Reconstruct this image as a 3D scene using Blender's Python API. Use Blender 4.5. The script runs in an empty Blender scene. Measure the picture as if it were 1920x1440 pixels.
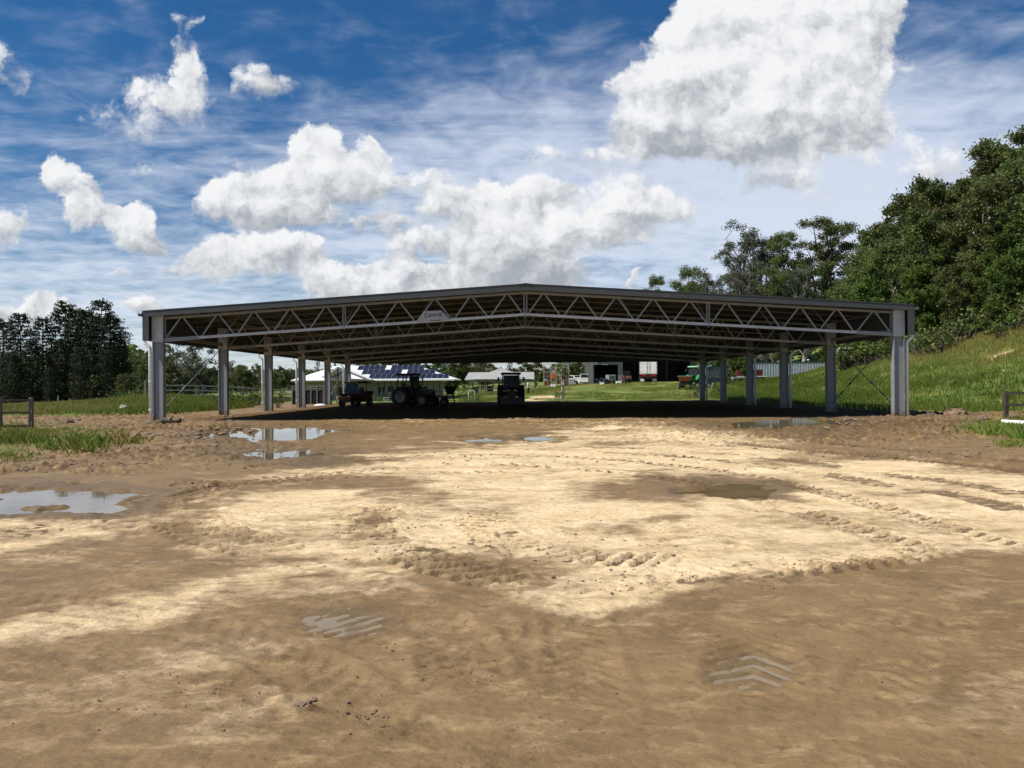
import bpy, math, random
import numpy as np
from mathutils import Vector, Matrix

random.seed(7)
RNG = np.random.default_rng(11)
SC = bpy.context.scene
COL = SC.collection
R = math.radians

# ------------------------------------------------------------------ camera
FPX = 1442.0
CAMZ = 1.6
cam_d = bpy.data.cameras.new('camera')
cam_d.sensor_width = 36.0
cam_d.lens = FPX / 1920.0 * 36.0
cam_d.clip_start = 0.05
cam_d.clip_end = 6000
cam = bpy.data.objects.new('camera', cam_d)
COL.objects.link(cam)
CM = Matrix.Rotation(R(0.834), 4, 'Z') @ Matrix.Rotation(R(90.12), 4, 'X') @ Matrix.Rotation(R(-0.40), 4, 'Z')
cam.matrix_world = Matrix.Translation((0, 0, CAMZ)) @ CM
SC.camera = cam
CR = np.array(CM.to_3x3())


def at(px, py, Y):
    d = CR @ np.array([(px - 960) / FPX, (720 - py) / FPX, -1.0])
    k = Y / d[1]
    return Vector((d[0] * k, Y, CAMZ + d[2] * k))


def gnd(px, py, z=0.0):
    d = CR @ np.array([(px - 960) / FPX, (720 - py) / FPX, -1.0])
    k = (z - CAMZ) / d[2]
    return (d[0] * k, d[1] * k)


def project(x, y, z):
    P = np.stack([x, y, z - CAMZ], -1) @ CR
    w = np.maximum(-P[..., 2], 1e-3)
    return 960 + FPX * P[..., 0] / w, 720 - FPX * P[..., 1] / w


# ------------------------------------------------------------------ light
TO_SUN = Vector((-0.64, -0.235, 1.0)).normalized()
sun_d = bpy.data.lights.new('sun', 'SUN')
sun_d.energy = 4.3
sun_d.angle = R(0.5)
sun_d.color = (1.0, 0.95, 0.87)
sun = bpy.data.objects.new('sun', sun_d)
sun.rotation_euler = TO_SUN.to_track_quat('Z', 'Y').to_euler()
sun.location = (-20, -5, 40)
COL.objects.link(sun)
SC.view_settings.view_transform = 'Standard'
SC.view_settings.look = 'None'
SC.view_settings.exposure = 0.42
SC.view_settings.gamma = 1.0


class NT:
    def __init__(s, tree):
        s.t = tree
        s.n = tree.nodes
        s.l = tree.links

    def node(s, typ, ins=None, **kw):
        n = s.n.new(typ)
        for k, v in kw.items():
            setattr(n, k, v)
        for k, v in (ins or {}).items():
            s.put(n, k, v)
        return n

    def put(s, n, k, v):
        sock = n.inputs[k]
        if isinstance(v, bpy.types.NodeSocket):
            s.l.new(v, sock)
        elif v is not None:
            sock.default_value = v

    def m(s, op, a, b=None, c=None, clamp=False):
        n = s.n.new('ShaderNodeMath')
        n.operation = op
        n.use_clamp = clamp
        for i, v in enumerate((a, b, c)):
            if v is not None:
                s.put(n, i, v)
        return n.outputs[0]

    def v(s, op, a, b=None, c=None):
        n = s.n.new('ShaderNodeVectorMath')
        n.operation = op
        for i, v in enumerate((a, b, c)):
            if v is not None:
                s.put(n, i, v)
        return n.outputs['Value' if op in ('LENGTH', 'DOT_PRODUCT', 'DISTANCE') else 'Vector']

    def ramp(s, x, a, b, lo=0.0, hi=1.0, smooth=True):
        n = s.n.new('ShaderNodeMapRange')
        n.interpolation_type = 'SMOOTHSTEP' if smooth else 'LINEAR'
        s.put(n, 0, x)
        for i, v in ((1, a), (2, b), (3, lo), (4, hi)):
            s.put(n, i, v)
        return n.outputs[0]

    def noise(s, vec, scale, detail=4.0, rough=0.55, dist=0.0, color=False):
        n = s.n.new('ShaderNodeTexNoise')
        s.put(n, 'Vector', vec)
        s.put(n, 'Scale', scale)
        s.put(n, 'Detail', detail)
        s.put(n, 'Roughness', rough)
        s.put(n, 'Distortion', dist)
        return n.outputs['Color' if color else 'Fac']

    def mix(s, f, a, b, mode='MIX'):
        n = s.n.new('ShaderNodeMix')
        n.data_type = 'RGBA'
        n.blend_type = mode
        s.put(n, 0, f)
        for i, v in ((6, a), (7, b)):
            if not isinstance(v, bpy.types.NodeSocket) and len(v) == 3:
                v = (*v, 1)
            s.put(n, i, v)
        return n.outputs[2]


# ------------------------------------------------------------------ world: sky and clouds by direction
world = bpy.data.worlds.new('World')
SC.world = world
world.use_nodes = True
W = NT(world.node_tree)
W.n.clear()
w_out = W.node('ShaderNodeOutputWorld')
skyt = W.node('ShaderNodeTexSky', sky_type='NISHITA', sun_disc=False, sun_elevation=R(56), sun_rotation=R(249.8),
              altitude=100.0, air_density=1.0, dust_density=0.3, ozone_density=3.0)
hs = W.node('ShaderNodeHueSaturation', {'Color': skyt.outputs[0], 'Saturation': 1.48, 'Value': 0.50, 'Hue': 0.503})
bg_sky = W.node('ShaderNodeBackground', {'Color': hs.outputs[0], 'Strength': 0.115})
tc = W.node('ShaderNodeTexCoord')
sep = W.node('ShaderNodeSeparateXYZ', {0: tc.outputs['Generated']})
dx, dy, dz = sep.outputs
yy = W.m('MAXIMUM', dy, 0.08)
comb = W.node('ShaderNodeCombineXYZ', {0: W.m('DIVIDE', dx, yy), 1: W.m('DIVIDE', dz, yy), 2: 0.0})
P0 = comb.outputs[0]
w1 = W.v('MULTIPLY_ADD', W.noise(P0, 7.0, 5.0, 0.6, color=True), (0.10, 0.075, 0), (-0.05, -0.0375, 0))
w2 = W.v('MULTIPLY_ADD', W.noise(P0, 24.0, 5.0, 0.62, color=True), (0.050, 0.040, 0), (-0.025, -0.020, 0))
PW = W.v('ADD', W.v('ADD', P0, w1), w2)
BL = [  # px, py, rx, ry, weight, base brightness
    (1440, 110, 230, 120, 1, .62), (1540, 70, 150, 105, 1, .60), (1400, 190, 190, 90, 1, .55), (1580, 190, 100, 120, .9, .5), (1230, 148, 105, 48, .8, .4),
    (1280, 225, 150, 62, .9, .40), (1450, 245, 230, 70, .9, .36), (1310, 268, 170, 34, .40, .15), (1560, 275, 110, 34, .4, .2), (1680, 40, 40, 50, .6, .5),
    (592, 285, 58, 62, 1, .62), (690, 300, 60, 54, 1, .6), (600, 335, 140, 52, 1, .5), (475, 375, 112, 54, 1, .48), (530, 400, 110, 34, .9, .30),
    (112, 318, 40, 48, 1, .55), (158, 345, 30, 34, .8, .5), (150, 392, 62, 34, .9, .5), (235, 410, 66, 46, 1, .5), (280, 440, 50, 28, .9, .35), (8, 418, 48, 40, 1, .5),
    (450, 480, 138, 46, 1, .46), (560, 470, 60, 34, .8, .4), (640, 525, 100, 42, .9, .45), (800, 535, 85, 34, 1, .5), (760, 470, 60, 22, .5, .4),
    (905, 385, 115, 46, 1, .6), (1000, 425, 120, 48, .9, .48), (880, 450, 110, 36, .9, .42), (945, 500, 130, 48, 1, .16), (1010, 530, 110, 36, 1, .10),
    (870, 540, 110, 34, .9, .2), (720, 520, 110, 40, .8, .42), (1080, 440, 90, 44, .8, .4), (1010, 375, 80, 40, .8, .55), (1200, 400, 125, 42, 1, .55), (1190, 450, 60, 20, .6, .45), (1120, 355, 160, 30, .34, .5), (1400, 350, 110, 26, .26, .06), (1455, 330, 60, 44, .30, .06),
    (90, 562, 66, 26, .9, .5), (20, 580, 60, 26, .8, .45), (270, 562, 40, 24, .7, .45), (330, 585, 60, 20, .6, .45),
    (345, 80, 36, 90, .50, .5), (355, 165, 56, 60, .62, .55), (480, 135, 62, 40, .42, .5), (14, 110, 40, 60, .45, .5), (1192, 533, 18, 16, .9, .6),
    (460, 690, 60, 14, .7, .5), (830, 345, 120, 26, .30, .45), (700, 345, 60, 34, .6, .35), (700, 430, 70, 26, .45, .12), (1060, 300, 150, 30, .26, .5), (1080, 500, 60, 22, .5, .35), (180, 590, 70, 22, .7, .5), (1180, 300, 90, 50, .34, .45), (300, 500, 160, 16, .3, .4), (1650, 20, 60, 40, .5, .5), (1350, 30, 90, 50, .8, .6), (1640, 110, 60, 80, .6, .5), (520, 150, 50, 30, .35, .5), (250, 200, 150, 60, .28, .45), (430, 300, 120, 24, .22, .45), (260, 310, 80, 14, .3, .5), (1650, 330, 220, 90, .34, .45), (760, 400, 110, 32, .34, .35), (-200, 200, 160, 120, .8, .5), (2200, 180, 260, 130, .8, .5),
]
Ws, Ss, Bs = 0.0, 0.0, 0.0
BN = 0
for (bx, by, rx, ry, wt, br) in BL:
    cu, cv, ru, rv = (bx - 981) / FPX, (723 - by) / FPX, rx / FPX * 1.22, ry / FPX * 1.22
    Pi = W.v('MULTIPLY_ADD', Bs, (1e-7, 1e-7, 0), PW) if BN else PW
    BN += 1
    q = W.v('MULTIPLY_ADD', Pi, (1 / ru, 1 / rv, 0), (-cu / ru, -cv / rv, 0))
    mm = W.ramp(W.v('LENGTH', q), 1.05, 0.35, 0.0, wt)
    h = W.v('DOT_PRODUCT', q, (-0.14, 0.52, 0))
    Ws = W.m('ADD', mm, Ws)
    Ss = W.m('MULTIPLY_ADD', mm, h, Ss)
    Bs = W.m('MULTIPLY_ADD', mm, br, W.m('MULTIPLY_ADD', Ss, 1e-7, Bs))
inv = W.m('DIVIDE', 1.0, W.m('MAXIMUM', Ws, 0.05))
shade_h = W.m('MULTIPLY', Ss, inv)
bright = W.m('MULTIPLY', Bs, inv)


def billow(v):
    vo = W.node('ShaderNodeTexVoronoi', {'Vector': v, 'Scale': 13.0, 'Detail': 3.0, 'Roughness': 0.62, 'Lacunarity': 2.3}, feature='SMOOTH_F1', voronoi_dimensions='2D')
    vo.inputs['Smoothness'].default_value = 0.35
    vo.normalize = True
    a = W.m('SUBTRACT', 1.0, vo.outputs['Distance'])
    return a


PB = W.v('ADD', P0, W.v('MULTIPLY_ADD', w1, (0.35, 0.35, 0), w2))
vA = billow(PB)
vB = billow(W.v('ADD', PB, (-0.010, 0.017, 0)))
fA = W.noise(P0, 9.0, 7.0, 0.56)
fB = W.noise(W.v('ADD', P0, (-0.018, 0.030, 0)), 9.0, 7.0, 0.56)
nA = W.m('MULTIPLY_ADD', vA, 1.25, W.m('MULTIPLY_ADD', fA, 1.0, -0.945))
nB = W.m('MULTIPLY_ADD', vB, 1.25, W.m('MULTIPLY_ADD', fB, 1.0, -0.945))
nC = W.noise(P0, 5.0, 3.0, 0.5)
dens = W.m('ADD', W.m('MINIMUM', Ws, 1.15), W.m('MULTIPLY_ADD', nA, 1.25, -0.60))
soft = W.ramp(shade_h, 0.14, -0.22)
cover = W.ramp(dens, W.m('MULTIPLY_ADD', soft, -0.08, 0.14), W.m('MULTIPLY_ADD', soft, 0.30, 0.58))
cover = W.m('MULTIPLY', cover, W.ramp(Ws, 0.02, 0.25))
lite = W.m('MULTIPLY_ADD', W.m('SUBTRACT', nA, nB), 1.35, W.m('ADD', shade_h, bright))
lite = W.m('MULTIPLY_ADD', nC, 0.55, W.m('SUBTRACT', lite, 0.26))
lite = W.ramp(lite, -0.22, 0.92, 0.0, 1.0, smooth=True)
ccol = W.mix(lite, (2.7, 2.95, 3.25), (6.95, 7.0, 7.1))
# thin high cloud on a horizontal layer
zz = W.m('ADD', W.m('MAXIMUM', dz, 0.0), 0.10)
lay = W.node('ShaderNodeCombineXYZ', {0: W.m('DIVIDE', dx, zz), 1: W.m('DIVIDE', dy, zz), 2: 0.0}).outputs[0]
rot = W.node('ShaderNodeMapping', {'Vector': lay, 'Rotation': (0, 0, R(28)), 'Scale': (0.55, 1.7, 1)}).outputs[0]
c1 = W.noise(rot, 1.3, 9.0, 0.66, 0.7)
c2 = W.noise(lay, 6.5, 3.0, 0.6, 0.4)
c3 = W.noise(lay, 0.55, 3.0, 0.5)
left = W.ramp(dx, 0.25, -0.35)
hor = W.ramp(dz, 0.52, 0.05)
band = W.ramp(W.v('LENGTH', W.v('MULTIPLY_ADD', P0, (1.6, 4.5, 0), (-0.25, -1.25, 0))), 1.0, 0.2)
rightv = W.ramp(W.v('LENGTH', W.v('MULTIPLY_ADD', P0, (1.9, 3.0, 0), (-1.15, -0.80, 0))), 1.1, 0.2)
amt = W.m('MULTIPLY_ADD', hor, 0.44, W.m('MULTIPLY_ADD', left, 0.14, -0.25))
amt = W.m('MULTIPLY_ADD', band, 0.42, amt)
amt = W.m('MULTIPLY_ADD', rightv, 0.36, amt)
cir = W.m('ADD', W.m('MULTIPLY_ADD', c1, 0.85, W.m('MULTIPLY_ADD', c2, 0.62, -0.27)), W.m('MULTIPLY_ADD', c3, 0.35, W.m('SUBTRACT', amt, 0.17)))
cir = W.ramp(cir, 0.36, 1.08, 0.04, 0.88)
ccir = W.mix(hor, (4.9, 5.4, 6.6), (5.7, 6.2, 7.1))
bg_cir = W.node('ShaderNodeBackground', {'Color': ccir, 'Strength': 0.1})
bg_cl = W.node('ShaderNodeBackground', {'Color': ccol, 'Strength': 0.1})
ms1 = W.node('ShaderNodeMixShader', {0: cir, 1: bg_sky.outputs[0], 2: bg_cir.outputs[0]})
ms2 = W.node('ShaderNodeMixShader', {0: W.m('MULTIPLY', cover, 0.97), 1: ms1.outputs[0], 2: bg_cl.outputs[0]})
W.l.new(ms2.outputs[0], w_out.inputs[0])

# ------------------------------------------------------------------ helpers
MATS = {}


def mat(name, col, rough=0.6, metal=0.0, var=0.12, scale=3.0, bump=0.0, bscale=None, spec=0.5, rand=0.0, stretch=None, dirt=None):
    if name in MATS:
        return MATS[name]
    m = bpy.data.materials.new(name)
    m.use_nodes = True
    T = NT(m.node_tree)
    T.n.clear()
    out = T.node('ShaderNodeOutputMaterial')
    tcn = T.node('ShaderNodeTexCoord')
    vec = tcn.outputs['Object']
    if stretch:
        vec = T.v('MULTIPLY', vec, stretch)
    nz = T.noise(vec, scale, 5.0, 0.6)
    f = T.ramp(nz, 0.3, 0.7)
    c = T.mix(f, tuple(x * (1 - var) for x in col), tuple(min(1, x * (1 + var)) for x in col))
    if dirt:
        c = T.mix(T.ramp(T.noise(vec, scale * 0.37, 6.0, 0.7), 0.52, 0.72, 0, 0.7), c, dirt)
    if rand:
        oi = T.node('ShaderNodeObjectInfo')
        c = T.node('ShaderNodeHueSaturation', {'Color': c, 'Value': T.m('MULTIPLY_ADD', oi.outputs['Random'], rand, 1 - rand / 2)}).outputs[0]
    b = T.node('ShaderNodeBsdfPrincipled', {'Base Color': c, 'Roughness': T.ramp(nz, 0.2, 0.8, max(0, rough - 0.08), min(1, rough + 0.08)), 'Metallic': metal, 'Specular IOR Level': spec})
    if bump:
        bn = T.node('ShaderNodeBump', {'Height': T.noise(vec, bscale or scale * 6, 4.0, 0.6), 'Strength': bump, 'Distance': 0.02})
        T.l.new(bn.outputs[0], b.inputs['Normal'])
    T.l.new(b.outputs[0], out.inputs[0])
    MATS[name] = m
    return m


def leaf_mat(name, a, b_, trans=0.25, rand=0.5, spec=0.25):
    m = bpy.data.materials.new(name)
    m.use_nodes = True
    T = NT(m.node_tree)
    T.n.clear()
    out = T.node('ShaderNodeOutputMaterial')
    at_ = T.node('ShaderNodeAttribute', attribute_name='tint')
    oi = T.node('ShaderNodeObjectInfo')
    c = T.mix(at_.outputs['Fac'], a, b_)
    c = T.node('ShaderNodeHueSaturation', {'Color': c, 'Value': T.m('MULTIPLY_ADD', oi.outputs['Random'], rand, 1 - rand / 2),
                                           'Hue': T.m('MULTIPLY_ADD', oi.outputs['Random'], 0.03, 0.485)}).outputs[0]
    d = T.node('ShaderNodeBsdfPrincipled', {'Base Color': c, 'Roughness': 0.55, 'Specular IOR Level': spec})
    t = T.node('ShaderNodeBsdfTranslucent', {'Color': T.mix(0.5, c, (0.10, 0.14, 0.02))})
    x = T.node('ShaderNodeMixShader', {0: trans, 1: d.outputs[0], 2: t.outputs[0]})
    T.l.new(x.outputs[0], out.inputs[0])
    return m


def tag(o, label=None, cat=None, group=None, kind=None):
    if label:
        o['label'] = label
    if cat:
        o['category'] = cat
    if group:
        o['group'] = group
    if kind:
        o['kind'] = kind
    return o


def thing(name, label, cat, loc=(0, 0, 0), rz=0.0, group=None, scale=None):
    o = bpy.data.objects.new(name, None)
    COL.objects.link(o)
    o.empty_display_size = 0.3
    o.location = loc
    o.rotation_euler = (0, 0, rz)
    if scale:
        o.scale = scale if hasattr(scale, '__len__') else (scale,) * 3
    return tag(o, label, cat, group)


def np_mesh(name, V, F, material, parent=None, smooth=False, attrs=None, lens=None):
    """F: (n,k) int array, or flat loops with lens"""
    me = bpy.data.meshes.new(name)
    V = np.asarray(V, np.float32)
    if lens is None:
        F = np.asarray(F, np.int32)
        k = F.shape[1]
        lens = np.full(len(F), k, np.int32)
        F = F.ravel()
    else:
        F = np.asarray(F, np.int32)
        lens = np.asarray(lens, np.int32)
    me.vertices.add(len(V))
    me.vertices.foreach_set('co', V.ravel())
    me.loops.add(len(F))
    me.loops.foreach_set('vertex_index', F)
    me.polygons.add(len(lens))
    st = np.zeros(len(lens), np.int32)
    st[1:] = np.cumsum(lens)[:-1]
    me.polygons.foreach_set('loop_start', st)
    me.update(calc_edges=True)
    me.polygons.foreach_set('use_smooth', np.full(len(lens), bool(smooth)))
    for an, av in (attrs or {}).items():
        a = me.attributes.new(an, 'FLOAT', 'POINT')
        a.data.foreach_set('value', np.asarray(av, np.float32))
    me.materials.append(material)
    o = bpy.data.objects.new(name, me)
    COL.objects.link(o)
    if parent is not None:
        o.parent = parent
    return o


class MB:
    def __init__(s):
        s.V, s.F = [], []

    def add(s, vs, fs):
        b = len(s.V)
        s.V.extend([tuple(v) for v in vs])
        s.F.extend([tuple(b + i for i in f) for f in fs])
        return s

    def box(s, x0, x1, y0, y1, z0, z1, M=None):
        vs = [Vector(p) for p in ((x0, y0, z0), (x1, y0, z0), (x1, y1, z0), (x0, y1, z0), (x0, y0, z1), (x1, y0, z1), (x1, y1, z1), (x0, y1, z1))]
        if M is not None:
            vs = [M @ v for v in vs]
        return s.add(vs, [(0, 3, 2, 1), (4, 5, 6, 7), (0, 1, 5, 4), (1, 2, 6, 5), (2, 3, 7, 6), (3, 0, 4, 7)])

    def bbox(s, x0, x1, y0, y1, z0, z1, b=0.02, M=None):
        """box with chamfered vertical and horizontal edges"""
        b = min(b, (x1 - x0) * .45, (y1 - y0) * .45, (z1 - z0) * .45)
        vs, fs = [], []
        for (z, i) in ((z0, b), (z0 + b, 0), (z1 - b, 0), (z1, b)):
            for (x, y) in ((x0 + b, y0 + i), (x1 - b, y0 + i), (x1 - i, y0 + b), (x1 - i, y1 - b), (x1 - b, y1 - i), (x0 + b, y1 - i), (x0 + i, y1 - b), (x0 + i, y0 + b)):
                vs.append(Vector((x, y, z)))
        for k in range(3):
            for j in range(8):
                fs.append((k * 8 + j, k * 8 + (j + 1) % 8, k * 8 + 8 + (j + 1) % 8, k * 8 + 8 + j))
        fs.append(tuple(range(7, -1, -1)))
        fs.append(tuple(range(24, 32)))
        if M is not None:
            vs = [M @ v for v in vs]
        return s.add(vs, fs)

    def bar(s, p, q, w, h=None, up=(0, 0, 1)):
        h = h or w
        p, q = Vector(p), Vector(q)
        d = (q - p).normalized()
        u = Vector(up)
        if abs(d.dot(u)) > 0.95:
            u = Vector((0, 1, 0))
        a = d.cross(u).normalized()
        b = a.cross(d).normalized()
        vs = []
        for c in (p, q):
            for (i, j) in ((-1, -1), (1, -1), (1, 1), (-1, 1)):
                vs.append(c + a * (i * w / 2) + b * (j * h / 2))
        return s.add(vs, [(0, 3, 2, 1), (4, 5, 6, 7), (0, 1, 5, 4), (1, 2, 6, 5), (2, 3, 7, 6), (3, 0, 4, 7)])

    def tube(s, pts, rad, n=8, cap=True):
        pts = [Vector(p) for p in pts]
        if not hasattr(rad, '__len__'):
            rad = [rad] * len(pts)
        vs = []
        a = None
        for i, p in enumerate(pts):
            d = (pts[min(i + 1, len(pts) - 1)] - pts[max(i - 1, 0)]).normalized()
            if a is None:
                a = d.cross(Vector((0, 0, 1)) if abs(d.z) < .9 else Vector((1, 0, 0))).normalized()
            else:
                a = (a - d * a.dot(d)).normalized()
            b = d.cross(a)
            for k in range(n):
                t = 2 * math.pi * k / n
                vs.append(p + (a * math.cos(t) + b * math.sin(t)) * rad[i])
        fs = []
        for i in range(len(pts) - 1):
            for k in range(n):
                fs.append((i * n + k, i * n + (k + 1) % n, (i + 1) * n + (k + 1) % n, (i + 1) * n + k))
        if cap:
            fs.append(tuple(range(n - 1, -1, -1)))
            fs.append(tuple((len(pts) - 1) * n + k for k in range(n)))
        return s.add(vs, fs)

    def lathe(s, prof, n=20, M=None):
        """profile [(r,z)] round z"""
        vs, fs = [], []
        for (r, z) in prof:
            for k in range(n):
                t = 2 * math.pi * k / n
                vs.append(Vector((r * math.cos(t), r * math.sin(t), z)))
        for i in range(len(prof) - 1):
            for k in range(n):
                fs.append((i * n + k, i * n + (k + 1) % n, (i + 1) * n + (k + 1) % n, (i + 1) * n + k))
        if M is not None:
            vs = [M @ v for v in vs]
        return s.add(vs, fs)

    def prism(s, prof, a, b, axis='x'):
        """closed 2D profile extruded between a and b. axis x: prof=(y,z); axis y: prof=(x,z); axis z: prof=(x,y)"""
        n = len(prof)
        f = {'x': lambda t, p: (t, p[0], p[1]), 'y': lambda t, p: (p[0], t, p[1]), 'z': lambda t, p: (p[0], p[1], t)}[axis]
        vs = [f(a, p) for p in prof] + [f(b, p) for p in prof]
        fs = [tuple(range(n - 1, -1, -1)), tuple(range(n, 2 * n))]
        for i in range(n):
            fs.append((i, (i + 1) % n, n + (i + 1) % n, n + i))
        return s.add(vs, fs)

    def build(s, name, material, parent=None, smooth=False, label=None):
        lens = [len(f) for f in s.F]
        flat = [i for f in s.F for i in f]
        o = np_mesh(name, np.array(s.V, np.float32), flat, material, parent, smooth, lens=lens)
        if label:
            o['label'] = label
        return o


def copy_tree(o, parent=None):
    c = o.copy()
    COL.objects.link(c)
    c.parent = parent
    for ch in list(o.children):
        copy_tree(ch, c)
    return c


# numpy value noise
def _h(ix, iy, seed):
    n = (ix.astype(np.int64) * 374761393 + iy.astype(np.int64) * 668265263 + seed * 1274126177) & 0xffffffff
    n = ((n ^ (n >> 13)) * 1274126177) & 0xffffffff
    n = ((n ^ (n >> 15)) * 2246822519) & 0xffffffff
    return ((n ^ (n >> 16)) & 0xffff).astype(np.float32) / 65535.0


def vnoise(x, y, seed=0):
    fx, fy = np.floor(x), np.floor(y)
    tx, ty = (x - fx).astype(np.float32), (y - fy).astype(np.float32)
    tx = tx * tx * (3 - 2 * tx)
    ty = ty * ty * (3 - 2 * ty)
    ix, iy = fx.astype(np.int64), fy.astype(np.int64)
    a, b, c, d = _h(ix, iy, seed), _h(ix + 1, iy, seed), _h(ix, iy + 1, seed), _h(ix + 1, iy + 1, seed)
    return (a + (b - a) * tx) * (1 - ty) + (c + (d - c) * tx) * ty


def fbm(x, y, f, octv=4, seed=0, gain=0.5):
    s, a, t = 0, 1.0, 0
    ca, sa = math.cos(0.6), math.sin(0.6)
    for i in range(octv):
        s = s + a * (vnoise(x * f, y * f, seed + i * 17) - 0.5)
        t += a
        a *= gain
        f *= 2.03
        x, y = x * ca - y * sa + 3.1, x * sa + y * ca - 1.7
    return s / t * 2


def sstep(a, b, x):
    t = np.clip((x - a) / (b - a), 0, 1)
    return t * t * (3 - 2 * t)


# ------------------------------------------------------------------ terrain
CP = []


def cp(px, py, Y):
    p = at(px, py, Y)
    CP.append((p.x, p.y, p.z))


for x_ in (-30, -15, 0, 15, 22):
    for y_ in (-10, 15, 35):
        CP.append((x_, y_, 0.0))
for x_ in (-19, -8, 8, 19):
    CP.append((x_, 74, 0.05))
CP += [(-60, 0, 0), (-60, 30, -.3), (60, -10, 1.0), (-19, 55, 0), (19.5, 55, 0.0), (-24, 36, 0), (-120, 0, -1)]
cp(1750, 774, 45); cp(1920, 772, 46); cp(1900, 700, 56); cp(1900, 612, 80); cp(1720, 740, 56); cp(1700, 668, 86); cp(1560, 745, 68); cp(1600, 668, 104)
cp(1480, 745, 78); cp(1480, 722, 105); cp(1480, 708, 122); cp(1545, 712, 100); cp(1545, 700, 122); cp(1400, 712, 126); cp(1450, 700, 140); cp(1420, 735, 90); cp(1340, 740, 88); cp(1340, 718, 105); cp(1900, 470, 130); cp(1750, 560, 130)
cp(1640, 640, 130); cp(1900, 420, 220); cp(1700, 600, 220); cp(1500, 690, 180); cp(1350, 700, 180); cp(2300, 560, 62); cp(2300, 380, 120); cp(2300, 700, 42)
cp(1240, 716, 112); cp(1120, 720, 112); cp(1050, 724, 118); cp(1200, 735, 92); cp(1060, 748, 84); cp(940, 743, 96); cp(940, 735, 122); cp(880, 750, 84)
cp(800, 752, 95); cp(700, 754, 95); cp(600, 752, 90); cp(700, 742, 130); cp(430, 756, 66); cp(330, 754, 62); cp(262, 741, 64); cp(180, 762, 64); cp(60, 771, 60)
cp(100, 764, 130); cp(0, 766, 130); cp(300, 745, 130); cp(-400, 768, 100); cp(500, 738, 160); cp(800, 728, 200); cp(1000, 716, 200); cp(0, 752, 260); cp(400, 738, 300)
cp(800, 724, 400); cp(1300, 700, 300); cp(1650, 660, 320); cp(2200, 400, 300); cp(-1200, 770, 90)
CPA = np.array(CP)


def _tps(r2):
    return np.where(r2 > 0, r2 * np.log(np.maximum(r2, 1e-9)) * 0.5, 0)


_n = len(CPA)
_K = _tps(((CPA[:, None, :2] - CPA[None, :, :2]) ** 2).sum(-1)) + np.eye(_n) * 12.0
_P = np.c_[np.ones(_n), CPA[:, :2]]
_A = np.block([[_K, _P], [_P.T, np.zeros((3, 3))]])
_S = np.linalg.solve(_A, np.r_[CPA[:, 2], 0, 0, 0])


def terr(x, y):
    x, y = np.asarray(x, float), np.asarray(y, float)
    xs, ys = np.clip(x, -190, 190), np.clip(y, -30, 330)
    z = _S[_n] + _S[_n + 1] * xs + _S[_n + 2] * ys
    for i in range(_n):
        z = z + _S[i] * _tps((xs - CPA[i, 0]) ** 2 + (ys - CPA[i, 1]) ** 2)
    # flat building pad and yard
    d = np.maximum(np.maximum(np.abs(x - 0.2) - 19.0, y - 75.5), 0)
    d2 = np.maximum(np.maximum(np.abs(x + 2) - 24.0, y - 37.0), 0)
    d3 = np.maximum(y - 24.0, 0) + np.maximum(np.abs(x) - 60, 0)
    k = sstep(0, 7.0, np.minimum(np.minimum(d, d2), d3))
    return z * k


def tz(x, y):
    return float(terr(np.array([x]), np.array([y]))[0])


def gat(px, Y):
    """point on the terrain at photo column px and depth Y"""
    p = at(px, 720, Y)
    return Vector((p.x, Y, tz(p.x, Y)))


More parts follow.
